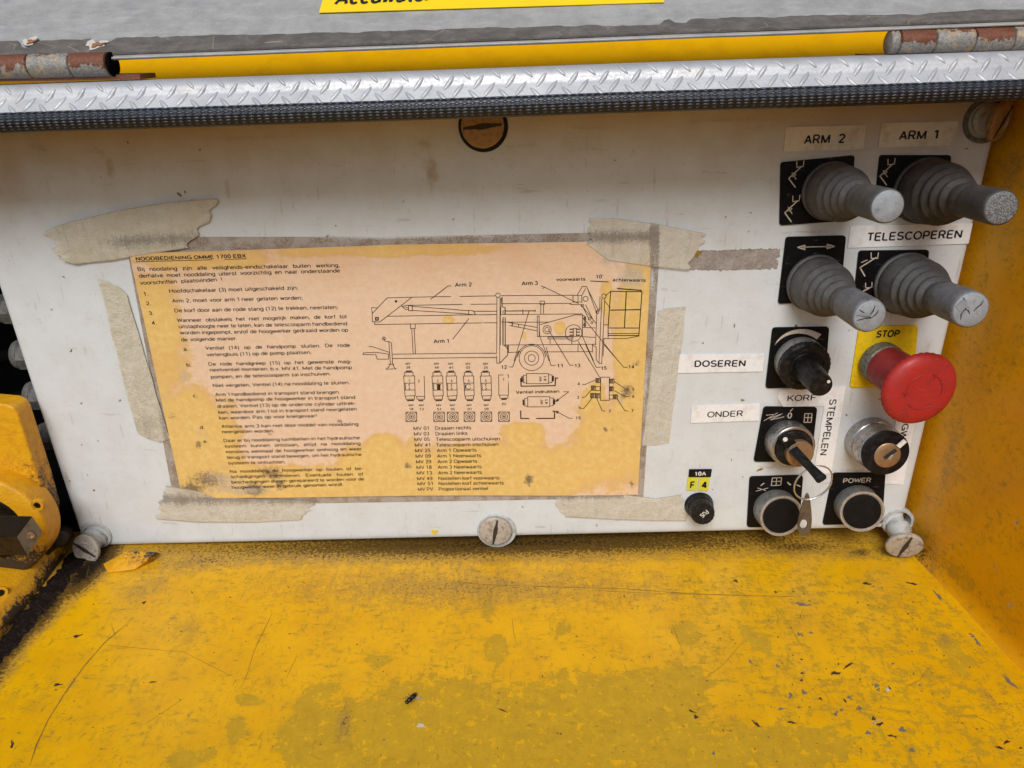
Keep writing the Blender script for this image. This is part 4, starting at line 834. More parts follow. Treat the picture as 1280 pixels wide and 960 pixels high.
# ================================================================== LABEL STRIPS
def sticker(label, quad, words, mat='sticker', thick=0.0003, name='label_strip', ink='ink', rad=1.0):
    o = panel_slab(name, round_poly(quad, rad, 2), -0.0003, thick, mat)
    tag(o, label, 'label', 'printed label strips on the panel')
    mb = MB()
    for (t, a, b, cap, bold) in words: text_on(mb, t, a, b, cap, -0.00066, bold)
    if words: mb.build('lettering', ink, o)
    return o
sticker('beige label strip reading ARM 2 above the upper left joystick', [(982.5, 158.8), (1083, 156.3), (1078.8, 186.8), (979.5, 189.5)], [("ARM", (1004.5, 180), (1037, 179), 10.6, .03), ("2", (1047.5, 178.6), (1056, 178.3), 10.6, .03)], 'sticker_aged')
sticker('beige label strip reading ARM 1 with a torn corner, above the upper right joystick', [(1102.5, 153.8), (1198.3, 151.3), (1196, 170), (1190, 174), (1188, 181.5), (1097.5, 184.5)], [("ARM", (1123, 175), (1157, 174), 10.6, .03), ("1", (1166.5, 173.6), (1172, 173.3), 10.6, .03)], 'sticker_aged')
sticker('wide white label strip reading TELESCOPEREN', [(1063.3, 282.5), (1216, 278.8), (1210.8, 304.5), (1059.5, 310)], [("TELESCOPEREN", (1083.8, 301.3), (1201.8, 297.5), 10.2, .03)], 'sticker')
sticker('white label strip reading DOSEREN left of the black knob', [(849.7, 443), (955.3, 442.5), (953.3, 464.4), (847, 466.4)], [("DOSEREN", (867.8, 458.6), (931.7, 458.0), 8.4, .03)])
sticker('white label strip reading ONDER left of the key selector', [(864.7, 506.7), (950, 504.4), (949, 525.8), (863.4, 528.9)], [("ONDER", (883.8, 521.9), (928.3, 520.3), 8.0, .012)])
sticker('small white label strip reading KORF between the black knob and the key selector', [(976, 487), (1034, 485.5), (1031, 507.5), (979, 508.5), (972, 497)], [("KORF", (983.8, 501.6), (1019.5, 500.6), 8.2, .012)])
def vsticker(label, quad, t, a, b, cap):
    o = panel_slab('label_strip', round_poly(quad, 1, 2), -0.0003, 0.00034, 'sticker'); tag(o, label, 'label', 'printed label strips on the panel')
    mb = MB(); A, B = P(*a, -0.0007), P(*b, -0.0007); ux = (B - A).normalized(); text_on(mb, t, a, b, cap, -0.0007, .014, up=Vector((-ux.z, 0, ux.x))); mb.build('lettering', 'ink', o)
vsticker('upright white label strip reading STEMPELEN beside the key selector', [(1034, 484), (1057.5, 483), (1039, 592), (1017, 592)], "STEMPELEN", (1037.4, 499), (1024.6, 569), 8.6)
vsticker('upright white label strip partly behind the red stop button and the key lock', [(1124, 505), (1147.5, 505), (1129.3, 606), (1105, 604.6)], "GW", (1128.2, 529.5), (1124, 549.5), 8.2)

# ================================================================== CONTROLS
def legend(parent, quad, rad=4.5, mat='plate', y0=0.0, th=0.0012): return panel_slab('legend_plate', round_poly(quad, rad), y0, th, mat, parent, bevel=0.0003)
def marks(parent, fn, mat='print_pale', name='legend_mark', Y=-0.00126):
    mb = MB(); fn(lambda *p, w=1.3, c=False: ribbon(mb, p, w, Y, c), mb); return mb.build(name, mat, parent)
def ax(base, tip, h, y0=-0.0012):
    A = P(*base, y0); B = P(*tip, -h); return A, (B - A), (B - A).length * 1000
def joystick(label, quad, base, tip, h, rb, rt, body, grip, face, mk, broken=0, rough_end=False):
    A, d, L = ax(base, tip, h)
    t = empty('joystick', A, label, 'joystick', 'rubber booted joysticks')
    legend(t, quad)
    if mk: marks(t, mk)
    s = S(A) * 1000; b = rb * s; sT = S(A + d) * 1000; r1 = rt * sT
    # collar and bellows
    c = lathe(A, d, [(0, b * 1.02), (1.2, b * 1.05), (2.4, b * 1.04), (3.0, b * 0.99)], 56)
    build('collar', *c, body, t, smooth=40)
    prof = [(3.0, b * .93), (3.4, b * .985), (L * .10, b * 1.0), (L * .17, b * .985), (L * .24, b * .93)]
    k0, k1, n = .26, .56, 4
    for i in range(n):
        u0 = k0 + (k1 - k0) * i / n; du = (k1 - k0) / n; f = 1 - 0.115 * (i + .5); g = f - 0.12
        prof += [(L * (u0), b * (f - .02)), (L * (u0 + du * .18), b * (f + .005)), (L * (u0 + du * .42), b * (f - .012)), (L * (u0 + du * .62), b * (g - .01)), (L * (u0 + du * .82), b * (g - .035)), (L * (u0 + du * .93), b * (g - .03))]
    prof += [(L * .58, b * .50), (L * .62, max(r1 * .98, b * .46)), (L * .66, r1 * .93)]
    build('bellows', *lathe(A, d, prof, 56), body, t, smooth=70)
    gp = [(L * .655, r1 * .80), (L * .66, r1 * .95), (L * .68, r1 * .985), (L * .97, r1 * 1.0), (L * .993, r1 * .97)]
    if not broken: g = lathe(A, d, gp + [(L, r1 * .90), (L * 1.002, r1 * .5)], 48)
    else:
        g = lathe(A, d, gp + [(L, r1 * .91), (L * 1.0, r1 * .5)], 48, rfun=lambda a, hh, r: (0.35 * nz(math.cos(a) * 2.3, math.sin(a) * 2.3, hh * .15 + broken)) if r > 1 else 0)
    go = build('grip', *g, grip, t, smooth=50)
    fc = lathe(A + d.normalized() * L / 1000, d, [(0.0, r1 * .90), (.25, r1 * .86), (.28, r1 * .3)], 40)
    build('grip_end', *fc, face, go, smooth=50)
    if rough_end:
        fc2 = build('worn_face', *lathe(A + d.normalized() * (L + .27) / 1000, d, [(0, r1 * .86), (.06, r1 * .84), (.07, r1 * .2)], 40), 'speckled', go, smooth=50)
    if broken:
        u, v, dn = frame(d); C0 = A + d + dn * 0.00038; mb = MB()
        cr = {1: [[(-.75, .45), (-.35, .2), (-.05, -.02), (.1, -.12)], [(-.05, 0), (.15, .35), (.22, .7)], [(.08, -.12), (.35, .1), (.5, .4)], [(-.8, -.25), (-.4, -.15), (.05, -.1)], [(-.3, -.8), (-.2, -.4), (.05, -.12)]],
              2: [[(-.6, .75), (-.3, .35), (-.35, .05), (-.55, -.25), (-.5, -.6)], [(-.35, .05), (-.15, -.05), (-.05, -.25)], [(.15, -.1), (.3, .12), (.5, .3), (.62, .55)], [(-.3, .4), (-.62, .15), (-.85, .1)]]}[broken]
        for poly in cr:
            pts = [C0 + (u * x + v * y) * r1 / 1000 * .9 for x, y in poly]
            mb.add(*tube(pts, [0.00012] + [0.00026] * (len(pts) - 2) + [0.0001], 6))
        mb.build('crack', 'crack', go)
        fl = {1: [[(-.85, .1), (-.35, .25), (-.02, .02), (-.25, -.05)], [(-.8, -.35), (-.35, -.15), (.0, -.15), (-.15, -.85), (-.5, -.75)]], 2: [[(-.9, .2), (-.55, .6), (-.3, .35), (-.4, .0), (-.6, -.1)]]}[broken]
        fb = MB()
        for q_ in fl:
            n_ = len(q_); top = [C0 + (u * x + v * y) * r1 / 1000 * .96 + dn * (.0009 if i in (1, 2) else .0001) for i, (x, y) in enumerate(q_)]
            fb.add(*slab(top, -dn * .0007))
        fb.build('torn_flap', face, go)
    return t
def mk_arm(x, y, s=1.0, arrow=1):
    def f(L, mb):
        for (ox, oy) in ((x, y),) + (((x - 5, y + 43),) if arrow == 1 else ()):
            L((ox + 7, oy - 9), (ox + 7, oy - 2), (ox + 15, oy - 3), (ox + 16, oy - 10), w=1.1); L((ox + 13, oy - 3), (ox - 3, oy + 12), (ox + 5, oy + 23), w=1.5); L((ox + 6, oy + 13), (ox + 1, oy + 5), w=1.0); L((ox + 1, oy + 5), (ox + 2, oy + 10), (ox + 6, oy + 7), (ox + 1, oy + 5), w=1.0)
    return f
def mk_arrows(L, mb):
    L((1002, 309), (1038, 308), w=1.1); L((997, 309.2), (1006, 306.5), (1006, 312), (997, 309.2), w=1.3); L((1043, 308), (1034, 305.3), (1034, 310.8), (1043, 308), w=1.3); L((1003, 309), (1006, 309), w=3); L((1037, 308), (1034, 308), w=3)
def mk_tel(L, mb):
    x, y = 1079, 328; L((1089, 316), (1089, 323), (1097, 323), (1098, 316), w=1.1); L((1095, 322), (1075, 334.5), (1081, 345), w=1.5); L((1077, 328), (1084, 325), w=1.1); L((1082, 354), (1082, 360), (1090, 359), (1090, 353), w=1.1); L((1087, 360), (1077, 365), w=1.5)
joystick('joystick with a smooth pale grey end under the ARM 2 label', [(976, 203), (1068.8, 194), (1063, 276), (974.5, 282)], (1037, 238.5), (1109.5, 258), 0.060, 34.5, 22, 'boot', 'boot', 'grip_pale', mk_arm(989, 186 + 17 + 8))
joystick('darkest joystick with a rough speckled grey end, under the ARM 1 label', [(1100, 194), (1189.5, 194), (1183, 272), (1092, 272)], (1155, 238), (1251.5, 260), 0.062, 39, 22.5, 'boot_dark', 'boot_dark', 'grip', mk_arm(1103, 208, arrow=0), rough_end=True)
joystick('joystick with a split and cracked end, on the plate with a double arrow', [(982.5, 296.3), (1058, 294.5), (1050, 378), (972.5, 380)], (1017.5, 353), (1087, 395), 0.058, 34.5, 22, 'boot', 'grip', 'grip_pale', mk_arrows, broken=1)
joystick('joystick with a deeply cracked end just below the TELESCOPEREN label', [(1073.8, 313.5), (1162, 312.5), (1154, 386), (1066, 386)], (1130, 354), (1213.5, 387), 0.058, 37.5, 24, 'boot', 'grip', 'grip_pale', mk_tel, broken=2)

# rotary knob
def knob():
    A, d, L = ax((998, 449), (1026.5, 482.5), 0.031)
    t = empty('rotary_knob', A, 'black rotary knob with a white dot on a grey collar beside the DOSEREN label', 'knob')
    legend(t, [(965.8, 409.7), (1036.9, 408.6), (1031, 485), (956.9, 485.6)])
    mb = MB(); V = []; n = 24
    C0 = (998, 449)
    for i in range(n + 1):
        a = R(-147 + 97 * i / n); w = 8.0 * (i / n) ** 0.8 + 0.1; r0 = 32.5 + 0.5 * i / n
        for rr in (r0, r0 + w): V.append(P(C0[0] + rr * math.cos(a) * (1.08 if True else 1), C0[1] + rr * math.sin(a) * .98, -0.00126))
    mb.add(V, [(2 * i, 2 * i + 1, 2 * i + 3, 2 * i + 2) for i in range(n)]); mb.build('dosing_scale', 'print_pale', t)
    s = S(A) * 1000
    body = lathe(A, d, [(0, 30.5 * s), (1, 31 * s), (5.5, 30.5 * s), (6.2, 29.6 * s)], 56); build('collar', *body, 'alu_body', t, smooth=40)
    rg = lathe(A, d, [(6.2, 29 * s), (6.5, 31.2 * s), (9.3, 31.0 * s), (10.2, 29.4 * s), (10.3, 22 * s), (9.6, 21.0 * s), (9.6, 19 * s), (10.1, 18 * s), (10.2, 10 * s)], 120, rfun=lambda a, h, r: (0.22 * (1 if int(a / (2 * math.pi) * 60) % 2 else 0)) if (6.4 < h < 9.4 and r > 25 * s) else 0)
    build('ribbed_ring', *rg, 'knobblack', t, smooth=30)
    sT = S(A + d) * 1000; r1 = 14.8 * sT
    kn = lathe(A, d, [(9.9, r1 * 1.22), (10.5, r1 * 1.22), (L * .6, r1 * 1.1), (L * .96, r1 * 1.02), (L, r1 * .95), (L + .1, r1 * .6)], 72, rfun=lambda a, h, r: -0.45 * max(0, math.cos(a * 6)) ** 4 if h < L * .9 and r > r1 * .9 else 0)
    k = build('pointer', *kn, 'knobblack', t, smooth=35)
    q = P(1035.8, 477, -(0.031 + 0.0006)); build('index_dot', *lathe(q, d, [(0, .85), (.2, .8)], 16), 'white', k)
knob()

# emergency stop
def stop():
    A, d, L = ax((1099, 452), (1151.5, 488), 0.037)
    t = empty('stop_button', A, 'red mushroom emergency stop button on a yellow STOP plate', 'emergency stop')
    y = panel_slab('stop_plate', round_poly([(1074, 408), (1148, 406.5), (1141, 485), (1062, 484.5)], 5), 0, 0.001, 'yellow_label', t, bevel=0.0002)
    mb = MB(); text_on(mb, "STOP", (1094.7, 421.8), (1123.5, 420.8), 8.8, -0.00108, .045, shear=0.08); mb.build('lettering', 'ink', t)
    s = S(A) * 1000
    build('collar', *lathe(A, d, [(0, 26 * s), (.6, 26.8 * s), (6.5, 26.4 * s), (7.2, 25 * s)], 96, rfun=lambda a, h, r: 0.28 * (int(a / (2 * math.pi) * 48) % 2) if 2 < h < 7 else 0), 'collar', t, smooth=30)
    build('stem', *lathe(A, d, [(7.0, 23.5 * s), (7.4, 25.8 * s), (L * .45, 26.5 * s), (L * .7, 27 * s), (L * .84, 29 * s), (L * .92, 34 * s)], 64), 'red_dark', t, smooth=50)
    r = 47.5 * S(A + d) * 1000; H = L - 2.5
    hd = build('mushroom_head', *lathe(A, d, [(H - 3.0, r * .72), (H - 1.6, r * .93), (H - .6, r * 1.0), (H + .6, r * 1.012), (H + 1.4, r * 1.0), (H + 2.4, r * .965), (H + 3.2, r * .90), (H + 3.9, r * .80), (H + 4.2, r * .72), (H + 4.35, r * .60), (H + 4.3, r * .45), (H + 4.28, r * .2)], 144,
          rfun=lambda a, h, rr: 0.22 * (int(a / (2 * math.pi) * 72) % 2) if H - 1.7 < h < H + .8 else 0), 'red', t, smooth=40)
    u, v, dn = frame(d); C0 = A + dn * (H + 4.36) / 1000; mb = MB()
    for a0 in (100, 220, 340):
        pts = [C0 + (u * math.cos(R(a0 + q * 8)) + v * math.sin(R(a0 + q * 8))) * r * .50 / 1000 for q in range(12)]
        mb.add(*tube(pts, 0.00022, 6)); e = pts[-1]; tdir = (pts[-1] - pts[-2]).normalized(); nd = dn.cross(tdir)
        mb.add(*tube([e - tdir * .0016 + nd * .0013, e + tdir * .0006, e - tdir * .0016 - nd * .0013], 0.0002, 5))
    mb.build('turn_arrow', 'red_dark', hd)
stop()

# key selector with key
def selector():
    A, d, L = ax((982.5, 550), (992, 559.5), 0.0115)
    t = empty('key_selector', A, 'black key selector in a chrome bezel with a key in its lock', 'key switch')
    legend(t, [(954.8, 508.6), (1022, 509.4), (1014, 578), (942, 577.5)])
    marks(t, lambda L_, mb: (L_((1006, 517), (1015, 517), (1014, 528), (1005, 528), c=True, w=1.0), L_((1010.5, 517), (1009.5, 528), w=1.0), L_((1005, 522), (1015, 522), w=1.0), L_((958, 519), (968, 518), (961, 523), (978, 517), (963, 525), (980, 521), w=.8), L_((955, 526), (972, 516), w=.7),
                              text_on(mb, "0", (983.8, 523), (989.5, 523), 8, -0.00126, .02), L_((988, 514), (991, 511), w=1.2)))
    s = S(A) * 1000; r = 27.3 * s
    build('bezel', *lathe(A, d, [(0, r * .98), (.4, r * 1.02), (L - 3, r * 1.0), (L - 2.6, r * .97), (L - 2.2, r * 1.0), (L - .4, r * .99), (L, r * .95), (L, r * .87), (L - 1.2, r * .85), (L - 1.3, r * .5)], 64), 'chrome', t, smooth=35)
    b = build('rotor', *lathe(A, d, [(L - 1.4, r * .84), (L + .6, r * .83), (L + 1.2, r * .78), (L + 1.25, r * .3)], 56), 'knobblack', t, smooth=35)
    dn = d.normalized(); u, v, _ = frame(d)
    F0 = A + dn * (L + 1.2) / 1000
    # raised lever with white dot
    lv = P(984.5, 551, -0.0145) ; build('index_lever', *box(lv, Vector((.0022, 0, .0016)), Vector((-.0026, 0, .0030)), dn * .0012), 'knobblack', t)
    build('index_dot', *lathe(P(981.5, 549.3, -0.0158), d, [(0, 1.25), (.25, 1.15)], 20), 'white', t)
    C1 = P(997, 564.5, -0.0125)
    build('lock_barrel', *lathe(C1, d, [(-1.5, 16.8 * s), (3.4, 16.8 * s), (3.9, 15.9 * s), (4.0, 9 * s)], 44), 'brass', t, smooth=35)
    # key
    K0 = P(992, 562.5, -0.017); K1 = P(1028, 600, -0.040); kd = (K1 - K0).normalized(); side = kd.cross(Vector((0, -1, 0.3))).normalized(); th = kd.cross(side)
    key = empty('key', K0, 'dark key standing in the key selector lock', 'key')
    V = []; F = []; prof = [(-.002, 2.3, 1.6), (0.0, 2.6, 1.9), (.3, 2.5, 1.9), (.6, 2.2, 1.8), (.85, 2.6, 1.7), (.96, 2.9, 1.6), (1.0, 2.4, 1.3)]
    for tt, w, hh in prof:
        c = K0.lerp(K1, tt)
        for a in range(12):
            an = 2 * math.pi * a / 12; cx = math.copysign(abs(math.cos(an)) ** .55, math.cos(an)); sx = math.copysign(abs(math.sin(an)) ** .55, math.sin(an))
            V.append(c + side * cx * w / 1000 + th * sx * hh * .75 / 1000)
    for j in range(len(prof) - 1):
        for a in range(12): k = (a + 1) % 12; F.append((j * 12 + a, j * 12 + k, j * 12 + 12 + k, j * 12 + 12 + a))
    F.append(tuple(range(11, -1, -1))); F.append(tuple((len(prof) - 1) * 12 + a for a in range(12)))
    build('key_handle', V, F, 'knobblack', key, smooth=50)
    bl = box(K0 - kd * .0035, side * .0022, th * .0008, kd * .004); build('key_blade', *bl, 'chrome', key)
    # ring and tag hang from the key
    R0 = P(1016, 603, -0.030)
    ring = []
    ex = P(1039.5, 598, -0.030) - P(992.5, 608, -0.030); ez = P(1018, 583, -0.030) - P(1013, 623, -0.030)
    rg = empty('key_ring', R0, 'thin steel split ring hanging from the key', 'key ring')
    for i in range(72):
        a = 2 * math.pi * i / 36; k = 1 + 0.012 * (i / 72); ring.append(R0 + ex * .5 * math.cos(a) * k + ez * .5 * math.sin(a) * k + Vector((0, -0.0009 * (i / 72), 0)))
    build('wire_coil', *tube(ring, 0.00038, 8), 'wire', rg, smooth=60)
    tg = empty('key_tag', P(1006, 640, -0.029), 'small teardrop steel tag hanging on the split ring', 'key tag')
    out = []
    top, bot = (1009.5, 617), (1004.5, 670)
    for i in range(33):
        a = 2 * math.pi * i / 32
        f = 0.5 - 0.5 * math.cos(a); w = 12.0 * math.sin(a) ** (1 if math.sin(a) < 0 else .8) * (0.36 + 0.64 * f ** 1.2)
        out.append((top[0] + (bot[0] - top[0]) * f + w, top[1] + (bot[1] - top[1]) * f))
    out = out[:-1]; n = len(out)
    def ringm(cx, cy, rr): return [(cx + rr * .8 * math.sin(2 * math.pi * i / n), cy - rr * math.cos(2 * math.pi * i / n)) for i in range(n)]
    inn = ringm(1004.6, 655.5, 6.0)
    Yq = -0.029; fr = [P(*q, Yq) for q in out]; fi = [P(*q, Yq) for q in inn]; bk = Vector((0, .0009, 0))
    V = fr + fi + [p + bk for p in fr] + [p + bk for p in fi]; F = []
    for i in range(n):
        k = (i + 1) % n; F += [(i, k, n + k, n + i), (2 * n + i, 3 * n + i, 3 * n + k, 2 * n + k), (i, 2 * n + i, 2 * n + k, k), (n + i, n + k, 3 * n + k, 3 * n + i)]
    build('tag_plate', V, F, 'steel_face', tg, smooth=40)
selector()

def lock():
    A, d, L = ax((1086.5, 549), (1107, 566.5), 0.020, -0.0003)
    t = empty('key_lock', A, 'chrome key lock with white marker, without a key, below the stop button', 'key switch')
    s = S(A) * 1000; s2 = S(A + d) * 1000; r = 29.2 * s2
    build('barrel', *lathe(A, d, [(0, 29.5 * s), (.5, 30.5 * s), (L * .42, 30 * s), (L * .44, 28.6 * s), (L * .47, 28.6 * s), (L * .5, 29.6 * s), (L - 1.5, r * 1.0), (L - 1.1, r * .96)], 72), 'chrome', t, smooth=35)
    build('black_ring', *lathe(A, d, [(L - 1.3, r * .97), (L - 1.1, r * 1.01), (L - .3, r * 1.01), (L, r * .97), (L + .05, r * .5)], 64), 'black', t, smooth=35)
    f = build('lock_face', *lathe(A + d.normalized() * L / 1000 + P(1109, 569, -0.02) - P(1107, 566.5, -0.02), d, [(-.6, r * .56), (.35, r * .56), (.6, r * .53), (.62, r * .25)], 48), 'brass', t, smooth=35)
    dn = d.normalized(); off = dn * .0008
    a, b = P(1105.5, 572.5, -0.0208), P(1120, 562, -0.0208); sd = (b - a).cross(dn).normalized()
    build('key_slot', *box((a + b) / 2 + off * .3, (b - a) / 2, sd * .00075, dn * .0004), 'crack', f)
    build('shutter', *lathe(P(1114, 571, -0.0204), d, [(0, 2.0), (.5, 1.6), (.8, .5)], 20), 'wire', f, smooth=50)
    a, b = P(1122.5, 558.5, -0.0206), P(1131.5, 550.5, -0.0206); sd = (b - a).cross(dn).normalized()
    build('white_marker', *box((a + b) / 2, (b - a) / 2, sd * .0012, dn * .0003), 'white', t)
lock()

def pushb(label, quad, base, tip, h, mk, rim, body='alu_body'):
    A, d, L = ax(base, tip, h)
    t = empty('push_button', A, label, 'push button', 'round black push buttons')
    legend(t, quad); mk(t)
    s = S(A) * 1000; r = 26.3 * s * .985
    build('bezel', *lathe(A, d, [(0, r), (.5, r * 1.03), (L * .8, r * 1.01), (L * .92, r * 1.0)], 64), body, t, smooth=35)
    build('rim', *lathe(A, d, [(L * .90, r * .995), (L * .95, r * 1.02), (L, r * 1.0), (L + .05, r * .93), (L - .6, r * .885), (L - .7, r * .5)], 64), rim, t, smooth=35)
    build('button_face', *lathe(A, d, [(L - .8, r * .875), (L - .45, r * .87), (L - .25, r * .82), (L - .35, r * .5), (L - .4, r * .1)], 56), 'button', t, smooth=35)
def mk1(t):
    marks(t, lambda L, mb: (L((965.5, 597.5), (977, 597), (976, 606.5), (964, 607), c=True, w=1.0), L((971, 597), (970, 607), w=1.0), L((964.5, 602), (976.5, 601.5), w=1.0), L((984.5, 603), (988, 606), w=1.8), L((951, 607), (955, 604), w=1.2), L((945, 614), (960, 610), w=.8), L((947, 610), (957, 613), w=.8), L((996, 606), (1000, 608), w=1.3)))
def mk2(t): marks(t, lambda L, mb: text_on(mb, "POWER", (1053.5, 603.8), (1088.3, 602.8), 6.6, -0.00126, .02), 'print_pale', 'lettering')
pushb('black push button under the white window symbol, left of the key tag', [(937.2, 596.2), (1004.3, 594.2), (999, 659), (933.6, 659.5)], (967.5, 635), (977, 645.5), 0.0125, mk1, 'alu_rim')
pushb('black push button under the word POWER', [(1041.4, 591.6), (1107.3, 591.4), (1103, 655), (1028.2, 656.5)], (1069, 629.5), (1078, 640), 0.0125, mk2, 'alu_rim')

def fuse():
    A, d, L = ax((873.5, 631), (879, 643), 0.0125, -0.0003)
    t = empty('fuse_holder', A, 'small black round fuse holder marked FUSE under the 10A tag', 'fuse holder')
    s = S(A) * 1000
    build('base_ring', *lathe(A, d, [(0, 18.0 * s), (1.2, 17.8 * s), (2.2, 16.8 * s), (5.5, 16.0 * s), (6, 15 * s)], 44), 'black', t, smooth=35)
    c = build('screw_cap', *lathe(A, d, [(6, 14.6 * s), (6.6, 15.2 * s), (L - .6, 13.8 * s), (L, 13.0 * s), (L + .1, 6 * s)], 72, rfun=lambda a, h, r: 0.18 * (int(a / (2 * math.pi) * 36) % 2) if 6.2 < h < L - .4 else 0), 'knobblack', t, smooth=30)
    mb = MB(); dn = d.normalized(); V, F = glyphs("FUSE", .02); w = max(v[0] for v in V)
    C0 = A + dn * (L + .25) / 1000; ux = (P(890, 637, 0) - P(871, 653, 0)).normalized() * -1; uy = dn.cross(ux) ; 
    if uy.z > 0: uy = -uy
    k = 0.0062 / w; mb.add([C0 + ux * (x * k - .0031) + uy * (y * .0034 - .0012) for x, y in V], F); mb.build('lettering', 'white', c)
fuse()
def tagp(label, quad, t, a, b, cap, mat, ink, bold=.04):
    o = panel_slab('fuse_tag', round_poly(quad, .6, 2), -0.0003, 0.0004, mat); tag(o, label, 'label', 'small tags above the fuse holder')
    mb = MB(); text_on(mb, t, a, b, cap, -0.00076, bold); mb.build('lettering', ink, o)
tagp('small black tag reading 10A', [(861.5, 586.9), (890, 586.6), (888.5, 596.3), (860.6, 596.3)], "10A", (868.5, 594.7), (882.5, 594.3), 5.6, 'black', 'white', .035)
tagp('small yellow tag with the letter F', [(859.6, 597), (872.3, 597), (871, 613.4), (858.1, 613.1)], "F", (862.3, 610.3), (867.6, 610.2), 9.5, 'yellow_tag', 'ink', .05)
tagp('small yellow tag with the figure 4', [(874, 597), (887.5, 597), (885, 613.8), (872.5, 613.5)], "4", (876.5, 610.2), (883, 610), 9.5, 'yellow_tag', 'ink', .05)

# ================================================================== COVER SCREWS
GS = 'slotted plastic cover screws round the panel'
def screw(label, centre, r_px, capc, hcap, cap_r, mat, slot_ang, slot=True, neck=None, y0=0.0, rim='plug_grey', flat=False, tilt=None):
    A = P(*centre, y0); t = empty('cover_screw', A, label, 'screw', GS)
    s = S(A) * 1000; dY = Vector((0, -1, 0))
    build('bushing', *lathe(A + Vector((0, .002, 0)), dY, [(0, r_px * s), (2.6, r_px * s), (3.1, r_px * s * .96), (3.1, r_px * s * .80), (1.0, r_px * s * .78), (-3, r_px * s * .76)], 48, close1=False, close0=False), rim, t, smooth=35)
    B = P(*capc, -hcap); d = (B - A) if not flat else dY
    if tilt: d = Vector(tilt)
    d = d.normalized(); sB = S(B) * 1000; r = cap_r * sB; T = 2.6
    B0 = B - d * T / 1000
    if neck:
        build('shank', *lathe(A + Vector((0, .004, 0)), (B0 - A - Vector((0, .004, 0))), [(0, neck * s * .75), ((B0 - A).length * 400, neck * s * .72), ((B0 - A).length * 480, neck * s), ((B0 - A).length * 700, neck * s * 1.05), ((B0 - A).length * 820, neck * s * .8), ((B0 - A).length * 1000 + 4, neck * s * .8)], 36), 'plug_grey', t, smooth=45)
    u, v, dn = frame(d)
    cap = build('cap', *lathe(B0, d, [(-.6, r * .8), (0, r * .97), (.5, r), (T - .7, r * 1.0), (T - .2, r * .95), (T, r * .85), (T + .05, r * .2)], 56, rfun=lambda a, h, rr: 0.12 * nz(math.cos(a) * 3, math.sin(a) * 3, cap_r + h * .3) if rr > 1 else 0), mat, t, smooth=40)
    if slot:
        a = R(slot_ang); w = u * math.cos(a) + v * math.sin(a); q = dn.cross(w); n = 14; pts = []
        Vt = []; F = []
        for i in range(n + 1):
            tt = -1 + 2 * i / n; ww = (0.55 + 0.75 * math.exp(-(tt * 2.2) ** 2) + 0.25 * nz(tt * 4, cap_r)) * r / 9.5
            for sgn in (-1, 1): Vt.append(B + dn * 0.00012 + w * tt * r * .90 / 1000 + q * sgn * ww / 1000)
        F = [(2 * i, 2 * i + 2, 2 * i + 3, 2 * i + 1) for i in range(n)]
        m = len(Vt); Vt += [p + dn * .00012 for p in Vt]; F += [tuple(x + m for x in reversed(f)) for f in F[:]]
        build('slot', Vt, F, 'slotdirt', cap)
    return t
screw('flush plastic screw with a nearly upright slot, centred in the bottom edge of the panel', (621, 663), 24.5, (619, 665.5), 0.004, 20.5, 'plug', 80, flat=True)
screw('loose plastic screw pulled out of its socket below the POWER button', (1122, 652), 19.5, (1131, 684), 0.017, 22.0, 'plug', 80, neck=13.5)
screw('dirty crooked plastic screw at the lower left corner of the panel', (121, 668), 19, (105.5, 687.5), 0.010, 19.5, 'plug', 158, neck=15, tilt=(-.25, -1, .28))
screw('brown stained screw half hidden below the rubber edging at the top middle of the panel', (604, 158), 31, (603, 158), 0.004, 27, 'plug_brown', 5, flat=True, rim='black')
screw('brown screw tilted outward in the upper right corner of the panel', (1232, 150), 28, (1254, 152), 0.010, 25, 'plug_brown', 60, neck=18, rim='collar', tilt=(.75, -1, -.15))

# ================================================================== TREAD PLATE STRIP AND RUBBER SEAL
TILT = 0.015                                # the lid and strip hang slightly lower at the left
YS = -0.060                                 # face of the seal
zb, zt = P(640, 146.5, YS).z, P(640, 120.5, YS).z
X0, X1 = -0.42, 0.42
strip = empty('edge_strip', Vector((0, YS, zb)), 'aluminium tread plate strip with black rubber edging along the top of the opening', 'edge trim')
def sweep(name, prof, mat, parent, n=140, uvk=None, close=False, wob=0.0, sm=50):
    m = len(prof); V = []; F = []; UV = []; acc = [0]
    for a, b in zip(prof, prof[1:]): acc.append(acc[-1] + math.dist(a, b))
    for i in range(n + 1):
        x = X0 + (X1 - X0) * i / n
        for k, (y, z) in enumerate(prof): V.append((x, y + wob * nz(x * 12, 1.0), z + wob * nz(x * 9, 5.0) + TILT * x)); UV.append((x * 1000, acc[k] * 1000))
    for i in range(n):
        for k in range(m - 1): F.append((i * m + k, (i + 1) * m + k, (i + 1) * m + k + 1, i * m + k + 1))
        if close: F.append((i * m + m - 1, (i + 1) * m + m - 1, (i + 1) * m, i * m))
    if close: F.append(tuple(range(m - 1, -1, -1))); F.append(tuple(n * m + k for k in range(m)))
    return build(name, V, F, mat, parent, smooth=sm, uv=UV)
hs = zt - zb
# rubber channel: front face bulging, both lips
sweep('rubber_edging', [(YS + .0045, zb + .0005), (YS + .0025, zb - .0002), (YS + .0008, zb + .0006), (YS, zb + .0028), (YS - .0003, zb + hs * .5), (YS, zt - .0016), (YS + .0012, zt - .0002), (YS + .003, zt), (YS + .0048, zt - .001), (YS + .005, zb + .004)], 'seal', strip, close=True, wob=.00025)
